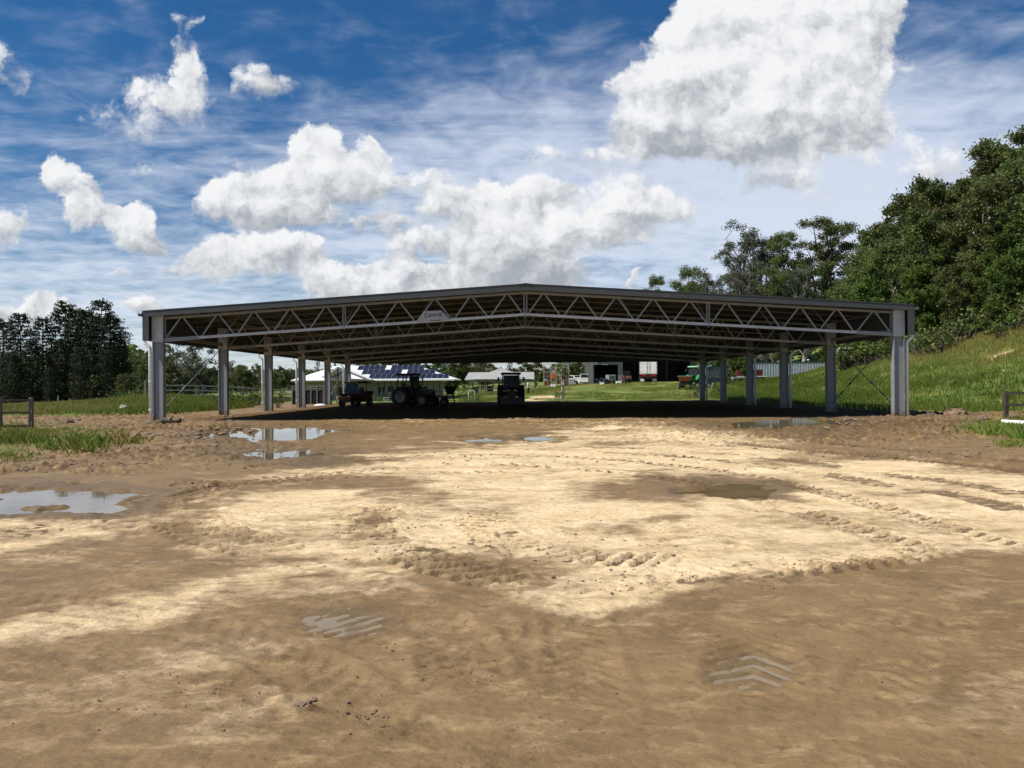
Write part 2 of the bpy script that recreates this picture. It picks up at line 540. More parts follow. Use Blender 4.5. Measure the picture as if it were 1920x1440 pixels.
def track(X, Y, H, MUD_SHADE, pts, w, depth, lug=0.0, pitch=0.22, kind='chev', ridge=0.012, dark=0.3, seed=0):
    """press a wheel track along ground points into height H, marking disturbed earth MUD_SHADE"""
    P = np.array([gnd(*p) for p in pts])
    # resample with Catmull-Rom
    Q = []
    PP = np.vstack([2 * P[0] - P[1], P, 2 * P[-1] - P[-2]])
    for i in range(1, len(PP) - 2):
        for t in np.linspace(0, 1, 9)[:-1]:
            a, b, c, d = PP[i - 1], PP[i], PP[i + 1], PP[i + 2]
            Q.append(0.5 * ((2 * b) + (-a + c) * t + (2 * a - 5 * b + 4 * c - d) * t * t + (-a + 3 * b - 3 * c + d) * t ** 3))
    Q.append(P[-1])
    Q = np.array(Q)
    m = 1.3 * w
    idx = np.where((X > Q[:, 0].min() - m) & (X < Q[:, 0].max() + m) & (Y > Q[:, 1].min() - m) & (Y < Q[:, 1].max() + m))[0]
    if not len(idx):
        return
    x, y = X[idx], Y[idx]
    x, y = x + 0.05 * fbm(x, y, 1.5, 3, 55 + seed), y + 0.07 * fbm(x, y, 1.5, 3, 56 + seed)
    best = np.full(len(x), 1e9)
    S = np.zeros(len(x))
    Tt = np.zeros(len(x))
    s0 = 0
    for i in range(len(Q) - 1):
        a, b = Q[i], Q[i + 1]
        L = np.hypot(*(b - a)) + 1e-6
        u = (b - a) / L
        rx, ry = x - a[0], y - a[1]
        t = np.clip(rx * u[0] + ry * u[1], 0, L)
        ex, ey = rx - t * u[0], ry - t * u[1]
        d = ex * ex + ey * ey
        k = d < best
        best[k] = d[k]
        S[k] = (s0 + t)[k]
        Tt[k] = (rx * u[1] - ry * u[0])[k]
        s0 += L
    d = np.sqrt(best)
    fade = sstep(0, 0.8, S) * sstep(0, 0.8, s0 - S)
    nse = fbm(x, y, 1.1, 4, 90 + seed) * 1.3 + 0.85
    q = d / (w / 2)
    pr = -depth * sstep(1.0, 0.75, q) + ridge * np.exp(-((q - 1.18) / 0.2) ** 2)
    if lug:
        if kind == 'chev':
            ph = (S + np.abs(Tt) * 0.75) / pitch
        elif kind == 'bar':
            ph = (S + Tt * 0.35) / pitch
        else:
            ph = S / pitch
        lg = np.abs((ph % 1.0) - 0.5) * 2
        pr = pr + (sstep(0.35, 0.65, lg) - 0.5) * lug * sstep(1.05, 0.85, q)
    H[idx] += pr * fade * np.clip(nse, 0.1, 1.3)
    MUD_SHADE[idx] = np.maximum(MUD_SHADE[idx], dark * sstep(1.25, 0.8, q) * fade * np.clip(nse, 0, 1))
    if lug and dark >= .3:
        lm = sstep(0.50, 0.36, lg) * sstep(1.1, 0.9, q) * fade * np.clip(nse * 1.6 - .15, 0, 1)
        MUD_SHADE[idx] = np.maximum(MUD_SHADE[idx], 0.89 * lm * sstep(40, 14, y))


def ell(PX, PY, cx, cy, rx, ry, soft=0.35):
    q = np.sqrt(((PX - cx) / rx) ** 2 + ((PY - cy) / ry) ** 2)
    return sstep(1 + soft, 1 - soft, q)


def poly(PX, PY, pts, soft):
    """soft inside mask of a polygon"""
    n = len(pts)
    inside = np.zeros(PX.shape, bool)
    dist = np.full(PX.shape, 1e9)
    for i in range(n):
        (x1, y1), (x2, y2) = pts[i], pts[(i + 1) % n]
        c = ((y1 > PY) != (y2 > PY))
        xi = (x2 - x1) * (PY - y1) / ((y2 - y1) if y2 != y1 else 1e-9) + x1
        inside ^= c & (PX < xi)
        # vertical distances count more, the ground is foreshortened
        dxp, dyp = (x2 - x1), (y2 - y1) * 3.0
        t = np.clip(((PX - x1) * dxp + (PY - y1) * 3.0 * dyp) / (dxp * dxp + dyp * dyp + 1e-9), 0, 1)
        dd = np.hypot(PX - x1 - t * dxp, (PY - y1) * 3.0 - t * dyp)
        dist = np.minimum(dist, dd)
    sd = np.where(inside, dist, -dist)
    return sstep(-soft, soft, sd)


PUD = [  # px, py, rx, ry, depth: standing water
    (505, 812, 125, 13, .05), (515, 851, 92, 10, .05), (110, 932, 155, 19, .06), (-60, 945, 120, 20, .06), (905, 823, 42, 4.5, .035), (1015, 822, 32, 5, .035),
    (1365, 917, 95, 13, .04), (1500, 794, 160, 11, .05), (640, 1160, 100, 30, .0), (1410, 1252, 90, 36, .0), (60, 938, 90, 22, .0)]
WATER_Z = -0.03


def build_ground():
    # rows denser near the camera
    t0, t1 = 1 / 2.2, 1 / 80.0
    rows = 1 / np.linspace(t0, t1, 860)
    rows = np.r_[np.linspace(-30, 0.5, 14), np.linspace(0.8, 2.1, 8), rows]
    # thin out the step at distance: at most 0.35 m inside the yard
    rr = [rows[0]]
    for r in rows[1:]:
        while r - rr[-1] > 0.22 and 10 < rr[-1] < 78:
            rr.append(rr[-1] + 0.22)
        if r > rr[-1] + 1e-4:
            rr.append(r)
    rows = np.array(rr)
    far = [80.0]
    while far[-1] < 2600:
        far.append(far[-1] * 1.035 + 0.3)
    rows = np.r_[rows[rows < 80], far]
    uf = np.linspace(-0.78, 0.78, 620)
    us = np.geomspace(0.80, 14.0, 46)
    u = np.r_[-us[::-1], uf, us]
    Yg, Ug = np.meshgrid(rows, u, indexing='ij')
    off = 3.2
    sc = np.where(Yg > 0, Yg + off * np.exp(-np.maximum(Yg, 0) / 12), off + 0 * Yg)
    Xg = Ug * sc
    X, Y = Xg.ravel(), Yg.ravel()
    Z = terr(X, Y)
    PX, PY = project(X, Y, np.zeros_like(X))
    front = Y > 1.0
    PX = np.where(front, PX, -5000)
    # masks
    wn = fbm(X, Y, 0.9, 5, 5)
    wn2 = fbm(X, Y * 0.7, 0.35, 4, 25)
    wn3 = fbm(X, Y, 5.0, 3, 45)
    jx, jy = 80 * wn + 60 * wn2 + 22 * wn3, 14 * wn2 + 12 * wn + 5 * wn3
    nearf = np.clip((PY - 723) / 300, 0.15, 1.3)
    ax, ay = PX + jx, PY + jy * nearf * 2
    A = poly(ax, ay, [(470, 893), (640, 858), (760, 838), (900, 828), (1040, 824), (1070, 808), (1190, 798), (1330, 806), (1450, 824), (1560, 846), (1760, 868), (1980, 905), (1990, 1030),
                      (1900, 1040), (1780, 1062), (1600, 1078), (1400, 1102), (1320, 1114), (1180, 1124), (1060, 1126), (960, 1112), (860, 1088), (760, 1068), (650, 1054), (560, 1040),
                      (400, 1030), (310, 1020), (340, 985), (400, 945), (470, 925), (600, 925), (800, 925), (790, 900), (620, 902), (520, 905)], 62)
    B = poly(ax, ay, [(-60, 990), (120, 965), (280, 950), (400, 915), (470, 905), (420, 925), (330, 962), (240, 985), (100, 1012), (-60, 1055)], 44)
    Cc = poly(ax, ay, [(-80, 1185), (60, 1150), (200, 1108), (330, 1085), (600, 1068), (820, 1070), (700, 1086), (550, 1104), (450, 1122), (360, 1168), (250, 1198), (100, 1224), (-80, 1232)], 70)
    dry = np.maximum(np.maximum(A, B * 0.8), Cc * 0.85)
    ruts = poly(ax, ay, [(1080, 826), (1400, 838), (1700, 862), (1980, 885), (1980, 868), (1700, 846), (1500, 832), (1350, 836)], 30)
    holes = [(1300, 920, 200, 24, .95), (1360, 918, 120, 16, 1), (690, 912, 130, 16, .75), (800, 935, 60, 14, .4), (700, 1005, 60, 46, .35), (880, 1060, 110, 22, .45), (1120, 990, 55, 14, .5),
             (1250, 975, 40, 12, .4), (1700, 990, 90, 14, .35), (950, 958, 60, 26, .3), (1500, 1092, 130, 12, .3), (1600, 865, 200, 10, .5), (480, 1000, 90, 10, .2), (1080, 1035, 240, 12, .22)]
    for (cx, cy, rx, ry, k) in holes:
        dry = dry * (1 - k * ell(ax, ay, cx, cy, rx, ry, 0.5))
    dry = dry * (1 - 0.75 * ruts)
    dry = np.clip(dry * (0.86 + 0.25 * wn2 + 0.25 * wn), 0, 1)
    for (cx, cy, rx, ry, k) in [(300, 1290, 330, 60, .20), (700, 1400, 260, 70, .22), (150, 1060, 130, 16, .25), (1200, 790, 700, 8, .25), (560, 1110, 200, 20, .3), (1000, 1330, 120, 40, .12), (500, 840, 200, 8, .15)]:
        dry = np.maximum(dry, k * ell(ax, ay, cx, cy, rx, ry, 0.7) * (0.8 + wn))
    # grass
    g = np.zeros_like(X)
    dshed = np.maximum(np.abs(X - 0.2) - 19.2, Y - 75.2) + 1.2 * wn
    far_g = sstep(0, 1.6, dshed) * sstep(40, 43, Y + 2.0 * wn2)
    rightedge = sstep(0, 2.0, X - (20.2 + 0.0 * Y) + 1.5 * wn) * sstep(40.5, 43.5, Y + 1.5 * wn)
    leftv = sstep(0, 3, -X - 19.5 - 0.2 * (Y - 40) + 2 * wn) * sstep(41, 45, Y + 2 * wn2)
    g = np.maximum(np.where(Y > 75, far_g, 0), np.maximum(rightedge, leftv))
    g = np.maximum(g, sstep(0.0, 1.0, Y - 76 + 1.5 * wn))
    lg = poly(ax, ay, [(-500, 800), (60, 798), (170, 804), (260, 818), (210, 835), (120, 842), (40, 850), (-500, 880)], 22)
    g = np.maximum(g, lg * np.clip(0.55 + 1.2 * wn, 0, 0.9))
    rg = poly(ax, ay, [(1835, 795), (1900, 788), (2600, 770), (2600, 850), (1925, 842), (1880, 822)], 16)
    g = np.maximum(g, rg * np.clip(0.8 + 0.8 * wn, 0, 1))
    # gravel track up to the barn
    for (px, py, Yd, rr_) in [(985, 745, 82, 3.0), (1020, 742, 88, 2.4), (1048, 734, 98, 2.2), (1080, 724, 108, 2.0), (1110, 722, 110, 2.0), (1150, 719, 110, 1.6), (1185, 717.5, 110, 1.8), (1215, 716, 109, 2.6), (1250, 716, 109, 2.0)]:
        p = at(px, py, Yd)
        g = g * (1 - 0.85 * sstep(1.3, 0.6, np.hypot((X - p.x), (Y - p.y) * 0.8) / rr_ + 0.35 * wn))
    scar = sstep(1.2, .7, np.hypot((np.where(X > 0, 981 + X / np.maximum(Y, 1) * FPX, 0) - 1868) / 34, (Y - 67) / 1.3) + .7 * wn)
    g = g * (1 - scar)
    dry = np.where(Y > 77, 0.75, np.maximum(dry, scar * .7))
    # disturbed earth
    D = np.zeros_like(X)
    for (cx, cy, rx, ry, k) in [(330, 802, 110, 12, 1), (160, 800, 140, 8, .7), (200, 780, 220, 7, 1), (90, 876, 170, 9, .8), (300, 855, 240, 10, .85), (420, 834, 120, 5, .6), (1700, 800, 190, 14, 1),
                                (1600, 818, 330, 14, .8), (1790, 782, 130, 8, 1), (1750, 856, 170, 8, .7), (1300, 822, 200, 10, .55), (720, 985, 60, 36, .7), (800, 1045, 110, 24, .7), (960, 1085, 90, 18, .6),
                                (1200, 1000, 230, 30, .35), (1100, 1060, 220, 26, .4), (700, 1340, 80, 40, .5), (560, 1322, 28, 8, 1), (935, 1032, 24, 7, .9), (1290, 1105, 190, 10, .6), (1520, 1070, 220, 12, .5),
                                (230, 1250, 300, 60, .15), (480, 980, 110, 30, .3), (1250, 800, 220, 8, .5), (360, 905, 60, 6, .7), (1020, 1250, 200, 80, .2), (1000, 793, 560, 7, .45), (1880, 812, 60, 16, .5),
                                (935, 1440, 200, 60, .3)]:
        D = np.maximum(D, k * ell(ax, ay, cx, cy, rx, ry, 0.55))
    verge = sstep(0, 1.2, np.abs(X - 0.2) - 17.6) * sstep(34, 37, Y) * sstep(46, 42, Y)
    D = np.maximum(D, verge * 0.9)
    D = np.maximum(D, sstep(0, 1.0, np.abs(X - 0.2) - 18) * sstep(2.5, 0.5, np.abs(X - 0.2) - 18.5) * sstep(40, 44, Y) * sstep(76, 73, Y) * 0.6)
    # micro relief
    nearw = sstep(90, 60, Y)
    H = 0.020 * fbm(X, Y, 0.45, 3, 1) + 0.010 * fbm(X, Y, 2.2, 4, 2)
    H = H + 0.0045 * fbm(X, Y, 14.0, 3, 3) * (0.6 + dry)
    ngt = sstep(30, 6, Y)
    H = H + ngt * (0.004 * fbm(X, Y, 30.0, 2, 13) + 0.006 * (np.abs(fbm(X * 1.0, Y * 1.6, 7.0, 3, 15)) - .2) - 0.010 * np.clip(fbm(X, Y, 9.0, 3, 19) - .35, 0, 1))
    rg1 = 1 - np.abs(fbm(X, Y, 2.2, 5, 7, 0.65)) * 2.6
    rg2 = 1 - np.abs(fbm(X * 1.2, Y * 1.7, 5.5, 4, 9, 0.6)) * 2.0
    farb = np.clip(Y / 22.0, 0.22, 1.25)
    H = H + D * farb * (0.15 * np.clip(rg1, 0, 1) ** 2 + 0.04 * np.clip(rg2, 0, 1) - 0.03)
    MUD_SHADE = D * np.clip(0.55 + 1.5 * wn3 + 1.2 * wn, 0, 1)
    TR = [
        ([(430, 900), (385, 925), (350, 955), (352, 980), (400, 1003), (480, 1026), (570, 1046)], .75, .022, .085, .24, 'bar', .30),
        ([(740, 938), (695, 958), (682, 990), (720, 1024), (800, 1052), (900, 1078), (1020, 1098)], .66, .018, .08, .20, 'bar', .50),
        ([(935, 948), (900, 975), (930, 1005), (1010, 1030), (1130, 1048), (1330, 1052)], .55, .008, .055, .18, 'bar', .4),
        ([(1960, 968), (1800, 930), (1640, 905), (1480, 880), (1300, 858), (1080, 846)], .6, .035, .045, .28, 'chev', .70),
        ([(1960, 935), (1800, 906), (1650, 888), (1500, 866), (1300, 846), (1100, 838), (900, 838)], .6, .040, .045, .28, 'chev', .70),
        ([(1960, 890), (1800, 872), (1650, 858), (1480, 842), (1280, 822), (1100, 812)], .7, .06, .05, .30, 'chev', .8),
        ([(1960, 870), (1750, 850), (1550, 832), (1350, 815)], .7, .06, .05, .30, 'chev', .8),
        ([(1412, 1350), (1411, 1300), (1409, 1240), (1404, 1170)], .50, .004, .026, .14, 'chev', .05),
        ([(900, 1380), (880, 1290), (840, 1200), (720, 1130), (560, 1085)], .50, .005, .007, .17, 'chev', .12),
        ([(1120, 1400), (1100, 1300), (1080, 1180), (1040, 1100)], .42, .006, .010, .15, 'chev', .10),
        ([(1200, 1080), (1400, 1075), (1600, 1058), (1800, 1030)], .5, .02, .055, .19, 'chev', .5),
        ([(-80, 1020), (120, 985), (300, 948), (430, 912), (600, 885)], .7, .020, .006, .2, 'chev', .3),
        ([(-80, 1050), (150, 1040), (300, 1046), (560, 1050)], .2, .012, .0, .2, 'chev', .2),
        ([(-80, 900), (120, 872), (300, 846), (480, 832), (640, 828)], .6, .05, .04, .24, 'chev', .6),
        ([(-80, 880), (120, 858), (280, 838), (420, 826)], .6, .05, .04, .24, 'chev', .6),
        ([(800, 1190), (700, 1178), (620, 1165), (520, 1150)], .55, .004, .026, .13, 'bar', .1),
        ([(1560, 1360), (1640, 1300), (1700, 1230), (1800, 1160)], .4, .006, .010, .15, 'chev', .10),
        ([(300, 1440), (420, 1330), (560, 1250), (700, 1210)], .4, .006, .010, .15, 'chev', .10),
        ([(1205, 1440), (1207, 1380), (1212, 1330), (1200, 1290)], .05, .006, .0, .1, 'chev', .1),
        ([(985, 1440), (990, 1370), (988, 1300)], .04, .005, .0, .1, 'chev', .1),
        ([(300, 925), (560, 900), (800, 888), (1000, 885)], .5, .018, .03, .22, 'chev', .45),
        ([(430, 880), (620, 862), (900, 852), (1150, 862), (1400, 890), (1640, 950), (1960, 1050)], .5, .02, .04, .24, 'chev', .45),
        ([(470, 912), (640, 885), (900, 872), (1120, 884), (1330, 912), (1560, 980), (1800, 1060)], .5, .02, .04, .24, 'chev', .40),
        ([(-80, 965), (160, 985), (420, 1010), (640, 1075), (820, 1170), (1000, 1330)], .45, .006, .008, .18, 'chev', .20),
        ([(-80, 1120), (240, 1150), (520, 1230), (760, 1390)], .45, .005, .007, .17, 'chev', .15),
        ([(1960, 1180), (1650, 1170), (1350, 1150), (1050, 1180), (800, 1260), (600, 1400)], .45, .005, .008, .17, 'chev', .15),
        ([(620, 800), (900, 797), (1200, 795), (1500, 800)], .6, .03, .03, .26, 'chev', .3),
        ([(1440, 985), (1530, 1003), (1590, 1008)], .12, .01, .0, .2, 'chev', .4),
        ([(540, 988), (640, 1000)], .10, .012, .0, .2, 'chev', .3),
    ]
    for i, (pts, w, dp, lug, pitch, kd, dk) in enumerate(TR):
        track(X, Y, H, MUD_SHADE, pts, w, dp, lug, pitch, kd, 0.008 + dp * 0.4, dk, i)
    MUD_SHADE = np.clip(MUD_SHADE, 0, 1)
    # standing water hollows
    PM = np.zeros_like(X)
    for (cx, cy, rx, ry, dp) in PUD:
        if dp:
            e = ell(PX + rx * (0.55 * wn2 + 0.35 * wn + .05 * wn3), PY + ry * (0.9 * wn + 0.8 * fbm(X, Y, 1.6, 4, 33) + .12 * wn3), cx, cy, rx * 1.02, ry * 1.05, 0.10)
            PM = np.maximum(PM, e)
            H = H * (1 - e * 0.92) - e * dp
    outside = PM < 0.02
    shallow = np.maximum(ell(PX, PY, 650, 1160, 100, 30, .3), np.maximum(ell(PX, PY, 1410, 1255, 95, 38, .25), 0))
    H = np.where(outside, np.maximum(H + 0.004, np.where(shallow > 0.5, -0.2, -0.022)), H)
    H = H * (1 - .6 * shallow) - shallow * 0.013 + shallow * (0.0055 * fbm(X, Y, 6.0, 3, 88) + .004 * fbm(X, Y, 25.0, 2, 89))
    wet = np.clip(np.maximum.reduce([ell(ax, ay, cx, cy, rx * 1.35, ry * 1.8, 0.45) for (cx, cy, rx, ry, dp) in PUD if dp] + [shallow * 0.8]), 0, 1)
    dry = dry * (1 - 0.85 * wet)
    under = sstep(36.2, 38.5, Y + 0.8 * wn2) * sstep(76, 74, Y) * np.where(X < 0, sstep(18.5, 16, -X), sstep(21.3, 19.8, X + .5 * wn))  # roof shade painted into the earth colour, wider on the right where the shadow falls
    MUD_SHADE = np.maximum(MUD_SHADE, under)
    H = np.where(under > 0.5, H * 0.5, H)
    ROOF_SHADE = under
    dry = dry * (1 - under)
    Zg = Z + H * nearw + (1 - nearw) * 0.15 * fbm(X, Y, 0.12, 4, 31) * sstep(76, 90, Y)
    # slope roughness on grass
    Zg = Zg + g * 0.10 * fbm(X, Y, 0.7, 4, 61) * sstep(38, 45, Y)
    # far country rolls gently
    Zg = Zg + sstep(260, 900, np.hypot(X, Y)) * 6 * fbm(X, Y, 0.004, 3, 71)
    nr, nc = Xg.shape
    i = np.arange(nr - 1)[:, None] * nc + np.arange(nc - 1)[None, :]
    F = np.stack([i, i + 1, i + nc + 1, i + nc], -1).reshape(-1, 4)
    m = bpy.data.materials.new('earth')
    m.use_nodes = True
    T = NT(m.node_tree)
    T.n.clear()
    out = T.node('ShaderNodeOutputMaterial')
    geo = T.node('ShaderNodeNewGeometry')
    vec = geo.outputs['Position']
    an = {k: T.node('ShaderNodeAttribute', attribute_name=k).outputs['Fac'] for k in ('dry', 'grass', 'mud', 'wet')}  # mud holds churned earth plus the painted shade below the roof
    def con(n, k, c=0.5):
        return T.m('MULTIPLY_ADD', T.m('SUBTRACT', n, c), k, 0.5, clamp=True)
    n1 = con(T.noise(vec, 1.3, 7.0, 0.62), 3.0)
    n2 = T.noise(vec, 8.0, 7.0, 0.68)
    n3 = T.noise(vec, 42.0, 4.0, 0.7)
    n4 = T.noise(T.v('MULTIPLY', vec, (0.9, 1.5, 1.0)), 3.4, 8.0, 0.68, 0.35)
    n5 = T.noise(T.v('MULTIPLY', vec, (0.7, 1.2, 1.0)), 0.7, 9.0, 0.70, 0.9)
    n6 = T.noise(T.v('MULTIPLY', vec, (0.85, 1.3, 1.0)), 9.0, 8.0, 0.70, 0.4)
    c2, c3, c4, c5, c6 = con(n2, 3.4), con(n3, 3.0), con(n4, 3.4), con(n5, 3.4), con(n6, 3.6)
    dryf = T.m('ADD', an['dry'], T.m('MULTIPLY_ADD', c2, 0.22, T.m('MULTIPLY_ADD', c4, 0.30, T.m('MULTIPLY_ADD', c5, 0.62, -0.60))))
    dryf = T.ramp(dryf, 0.04, 1.05)
    wetc = T.mix(n1, (0.178, 0.114, 0.050), (0.262, 0.172, 0.078))
    wetc = T.mix(T.ramp(c4, 0.45, 1.0, 0, 0.50), wetc, (0.40, 0.27, 0.135))
    wetc = T.mix(T.ramp(c5, 0.55, 1.0, 0, 0.45), wetc, (0.16, 0.105, 0.055))
    dryc = T.mix(n1, (0.67, 0.49, 0.27), (0.85, 0.66, 0.41))
    dryc = T.mix(T.ramp(c4, 0.35, 0.0, 0, 0.55), dryc, (0.42, 0.29, 0.145))
    dryc = T.mix(T.ramp(c3, 0.60, 1.0, 0, 0.35), dryc, (0.34, 0.24, 0.13))
    c = T.mix(dryf, wetc, dryc)
    c = T.mix(T.m('MULTIPLY', T.ramp(c6, 0.72, 1.0, 0, 0.5), T.m('MULTIPLY_ADD', dryf, -0.5, 1.0)), c, (0.115, 0.072, 0.034))
    c = T.mix(T.m('MULTIPLY', T.ramp(c3, 0.30, 0.0, 0, 0.4), T.m('MULTIPLY_ADD', dryf, -0.5, 1.0)), c, (0.12, 0.078, 0.04))
    mud_shade_f = T.ramp(T.m('ADD', an['mud'], T.m('MULTIPLY_ADD', c2, 0.45, T.m('MULTIPLY_ADD', c4, 0.55, -0.60))), 0.32, 0.72)
    mud_shade_f = T.m('MULTIPLY', mud_shade_f, T.ramp(an['mud'], 0.05, 0.35))
    c = T.mix(T.m('MULTIPLY', mud_shade_f, 0.82), c, T.mix(c3, (0.075, 0.044, 0.022), (0.17, 0.105, 0.058)))
    c = T.mix(T.m('MULTIPLY', an['wet'], 0.68), c, (0.135, 0.090, 0.046))
    vor = T.node('ShaderNodeTexVoronoi', {'Vector': vec, 'Scale': 14.0, 'Randomness': 1.0})
    speck = T.m('MULTIPLY', T.ramp(vor.outputs['Distance'], 0.18, 0.08), T.ramp(T.noise(vec, 2.3, 4.0, 0.6), 0.52, 0.60))
    c = T.mix(T.m('MULTIPLY', speck, 0.65), c, (0.09, 0.06, 0.035))
    gn = con(T.noise(vec, 0.35, 5.0, 0.6), 3.0)
    gc = T.mix(gn, (0.085, 0.145, 0.025), (0.22, 0.24, 0.06))
    gc = T.mix(T.ramp(c2, 0.4, 1.0, 0, 0.55), gc, (0.045, 0.065, 0.018))
    gf = T.ramp(T.m('ADD', an['grass'], T.m('MULTIPLY_ADD', c2, 0.3, -0.15)), 0.30, 0.62)
    c = T.mix(gf, c, gc)
    rough = T.ramp(T.m('ADD', dryf, gf), 0.0, 0.9, 0.52, 0.92)
    rough = T.m('MULTIPLY_ADD', c4, 0.14, T.m('SUBTRACT', rough, 0.07))
    rough = T.m('SUBTRACT', T.m('MAXIMUM', rough, T.m('MULTIPLY', T.ramp(an['mud'], 0.2, 0.9), 0.95)), T.m('MULTIPLY', an['wet'], 0.10))
    bh = T.m('MULTIPLY_ADD', n2, 1.5, T.m('MULTIPLY_ADD', n3, 0.30, T.m('MULTIPLY_ADD', n4, 0.9, T.m('MULTIPLY_ADD', n6, -1.3, T.m('MULTIPLY', speck, 0.12)))))
    bn = T.node('ShaderNodeBump', {'Height': bh, 'Strength': T.m('MULTIPLY_ADD', T.m('MAXIMUM', T.m('MULTIPLY', an['dry'], 0.6), an['mud']), 0.45, 0.42), 'Distance': 0.042})
    b = T.node('ShaderNodeBsdfPrincipled', {'Base Color': c, 'Roughness': rough, 'Specular IOR Level': T.ramp(an['mud'], 0.9, 1.0, 0.20, 0.02), 'Normal': bn.outputs[0]})
    T.l.new(b.outputs[0], out.inputs[0])
    o = np_mesh('ground', np.stack([X, Y, Zg], -1), F, m, None, True, {'dry': dry, 'grass': g, 'mud': MUD_SHADE, 'wet': wet})
    tag(o, 'muddy clay yard with pale dry sand patches, wheel tracks and grass slopes around', None, None, 'structure')


build_ground()

# puddles -----------------------------------------------------------
mw = bpy.data.materials.new('muddy_water')
mw.use_nodes = True
T = NT(mw.node_tree)
T.n.clear()
_o = T.node('ShaderNodeOutputMaterial')
_g = T.node('ShaderNodeNewGeometry')
_bn = T.node('ShaderNodeBump', {'Height': T.noise(_g.outputs['Position'], 3.0, 3.0, 0.5), 'Strength': 0.03, 'Distance': 0.02})
_b = T.node('ShaderNodeBsdfPrincipled', {'Base Color': T.mix(T.ramp(T.noise(_g.outputs['Position'], 0.8, 4, .6), .35, .65), (0.15, 0.105, 0.05), (0.21, 0.15, 0.08)), 'Roughness': 0.03, 'IOR': 1.33, 'Specular IOR Level': 0.5, 'Normal': _bn.outputs[0]})
T.l.new(_b.outputs[0], _o.inputs[0])
PL = ['long puddle mirroring the shed posts beside the left front post', 'smaller puddle in front of the long puddle near the left posts', 'large grey puddle at the left edge of the sand',
      None, 'thin sliver of puddle on the bare mud before the shed middle', 'tiny bright puddle just right of the thin sliver of water', 'shallow brown puddle inside the dark wet patch of sand',
      'green tinged puddle at the shed edge near the right posts', 'water lying in tyre lug prints in the wet foreground mud', 'water lying in chevron tread prints in the foreground', None]
for i, (cx, cy, rx, ry, dp) in enumerate(PUD):
    if PL[i] is None:
        continue
    x0, y0 = gnd(cx, cy)
    big = 1.75
    if i == 2:
        cx, rx = 60, 260
    vs, n = [(x0, y0, WATER_Z)], 40
    for k in range(n):
        a = 2 * math.pi * k / n
        wob = 1 + 0.06 * math.sin(3 * a + i) + 0.04 * math.sin(5 * a)
        gx, gy = gnd(cx + rx * big * wob * math.cos(a), cy - ry * big * wob * math.sin(a))
        vs.append((gx, gy, WATER_Z))
    zoff = (0.008 if i >= 8 else 0.0)
    if i in (8, 9):
        zoff = 0.0165 if i == 8 else 0.013
    mb = MB()
    mb.add([(v[0], v[1], v[2] + zoff) for v in vs], [(0, k + 1, (k + 1) % n + 1) for k in range(n)])
    tag(mb.build('puddle', mw), PL[i], None, None, 'structure')

# ------------------------------------------------------------------ shed
galv = mat('galvanised_steel', (0.255, 0.268, 0.275), 0.5, 0.0, 0.10, 2.5, spec=0.5, dirt=(0.33, 0.34, 0.33))
galv2 = mat('weathered_galvanised', (0.26, 0.258, 0.235), 0.55, 0.0, 0.14, 4.0, dirt=(0.3, 0.29, 0.26))
darkclad = mat('charcoal_cladding', (0.06, 0.062, 0.062), 0.5, 0.0, 0.10, 1.5)
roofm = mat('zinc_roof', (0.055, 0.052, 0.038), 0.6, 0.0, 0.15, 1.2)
pvc = mat('white_downpipe_paint', (0.86, 0.87, 0.88), 0.35, 0.0, 0.05, 2.0)
whitep = mat('white_paint', (0.78, 0.78, 0.76), 0.4, 0.0, 0.06, 2.0)
black = mat('black_paint', (0.02, 0.02, 0.022), 0.5, 0.0, 0.2, 4.0)

_t = NT(galv.node_tree)
_b = [n for n in _t.n if n.type == 'BSDF_PRINCIPLED'][0]
_old = _b.inputs['Base Color'].links[0].from_socket
_tc = _t.node('ShaderNodeTexCoord')
_sz = _t.node('ShaderNodeSeparateXYZ', {0: _tc.outputs['Object']}).outputs[2]
_sp = _t.ramp(_t.m('ADD', _sz, _t.m('MULTIPLY', _t.noise(_tc.outputs['Object'], 9.0, 6.0, .7), -0.9)), -0.12, -0.30, 0, 0.85)
_t.l.new(_t.mix(_sp, _old, (0.20, 0.13, 0.07)), _b.inputs['Base Color'])
SX, SY0, BAY, HW = 0.13, 36.0, 7.8, 17.28
SLOPE = 0.0622
ZB_E, ZT_E = 3.80, 4.93   # chord heights at the columns
NB = 5
shed = thing('steel_shed', 'huge open sided galvanised steel shed with shallow gable roof and lattice trusses', 'shed', (SX, SY0, 0))


def ztop(x, base=ZT_E):
    return base + (HW - abs(x)) * SLOPE


def corrugated(mb, x0, x1, y0, y1, zf, pitch=0.35, h=0.03, th=0.004):
    """sheet with ribs running across x, its z from zf(x)"""
    ys = []
    y = y0
    while y < y1:
        ys += [(y, 0), (y + pitch * .6, 0), (y + pitch * .7, h), (y + pitch * .9, h)]
        y += pitch
    ys.append((y1, 0))
    vs, fs = [], []
    for (yy_, hh) in ys:
        vs += [(x0, yy_, zf(x0) + hh), (x1, yy_, zf(x1) + hh), (x0, yy_, zf(x0) + hh - th), (x1, yy_, zf(x1) + hh - th)]
    for i in range(len(ys) - 1):
        a, b = 4 * i, 4 * i + 4
        fs += [(a, a + 1, b + 1, b), (a + 2, b + 2, b + 3, a + 3)]
    mb.add(vs, fs)


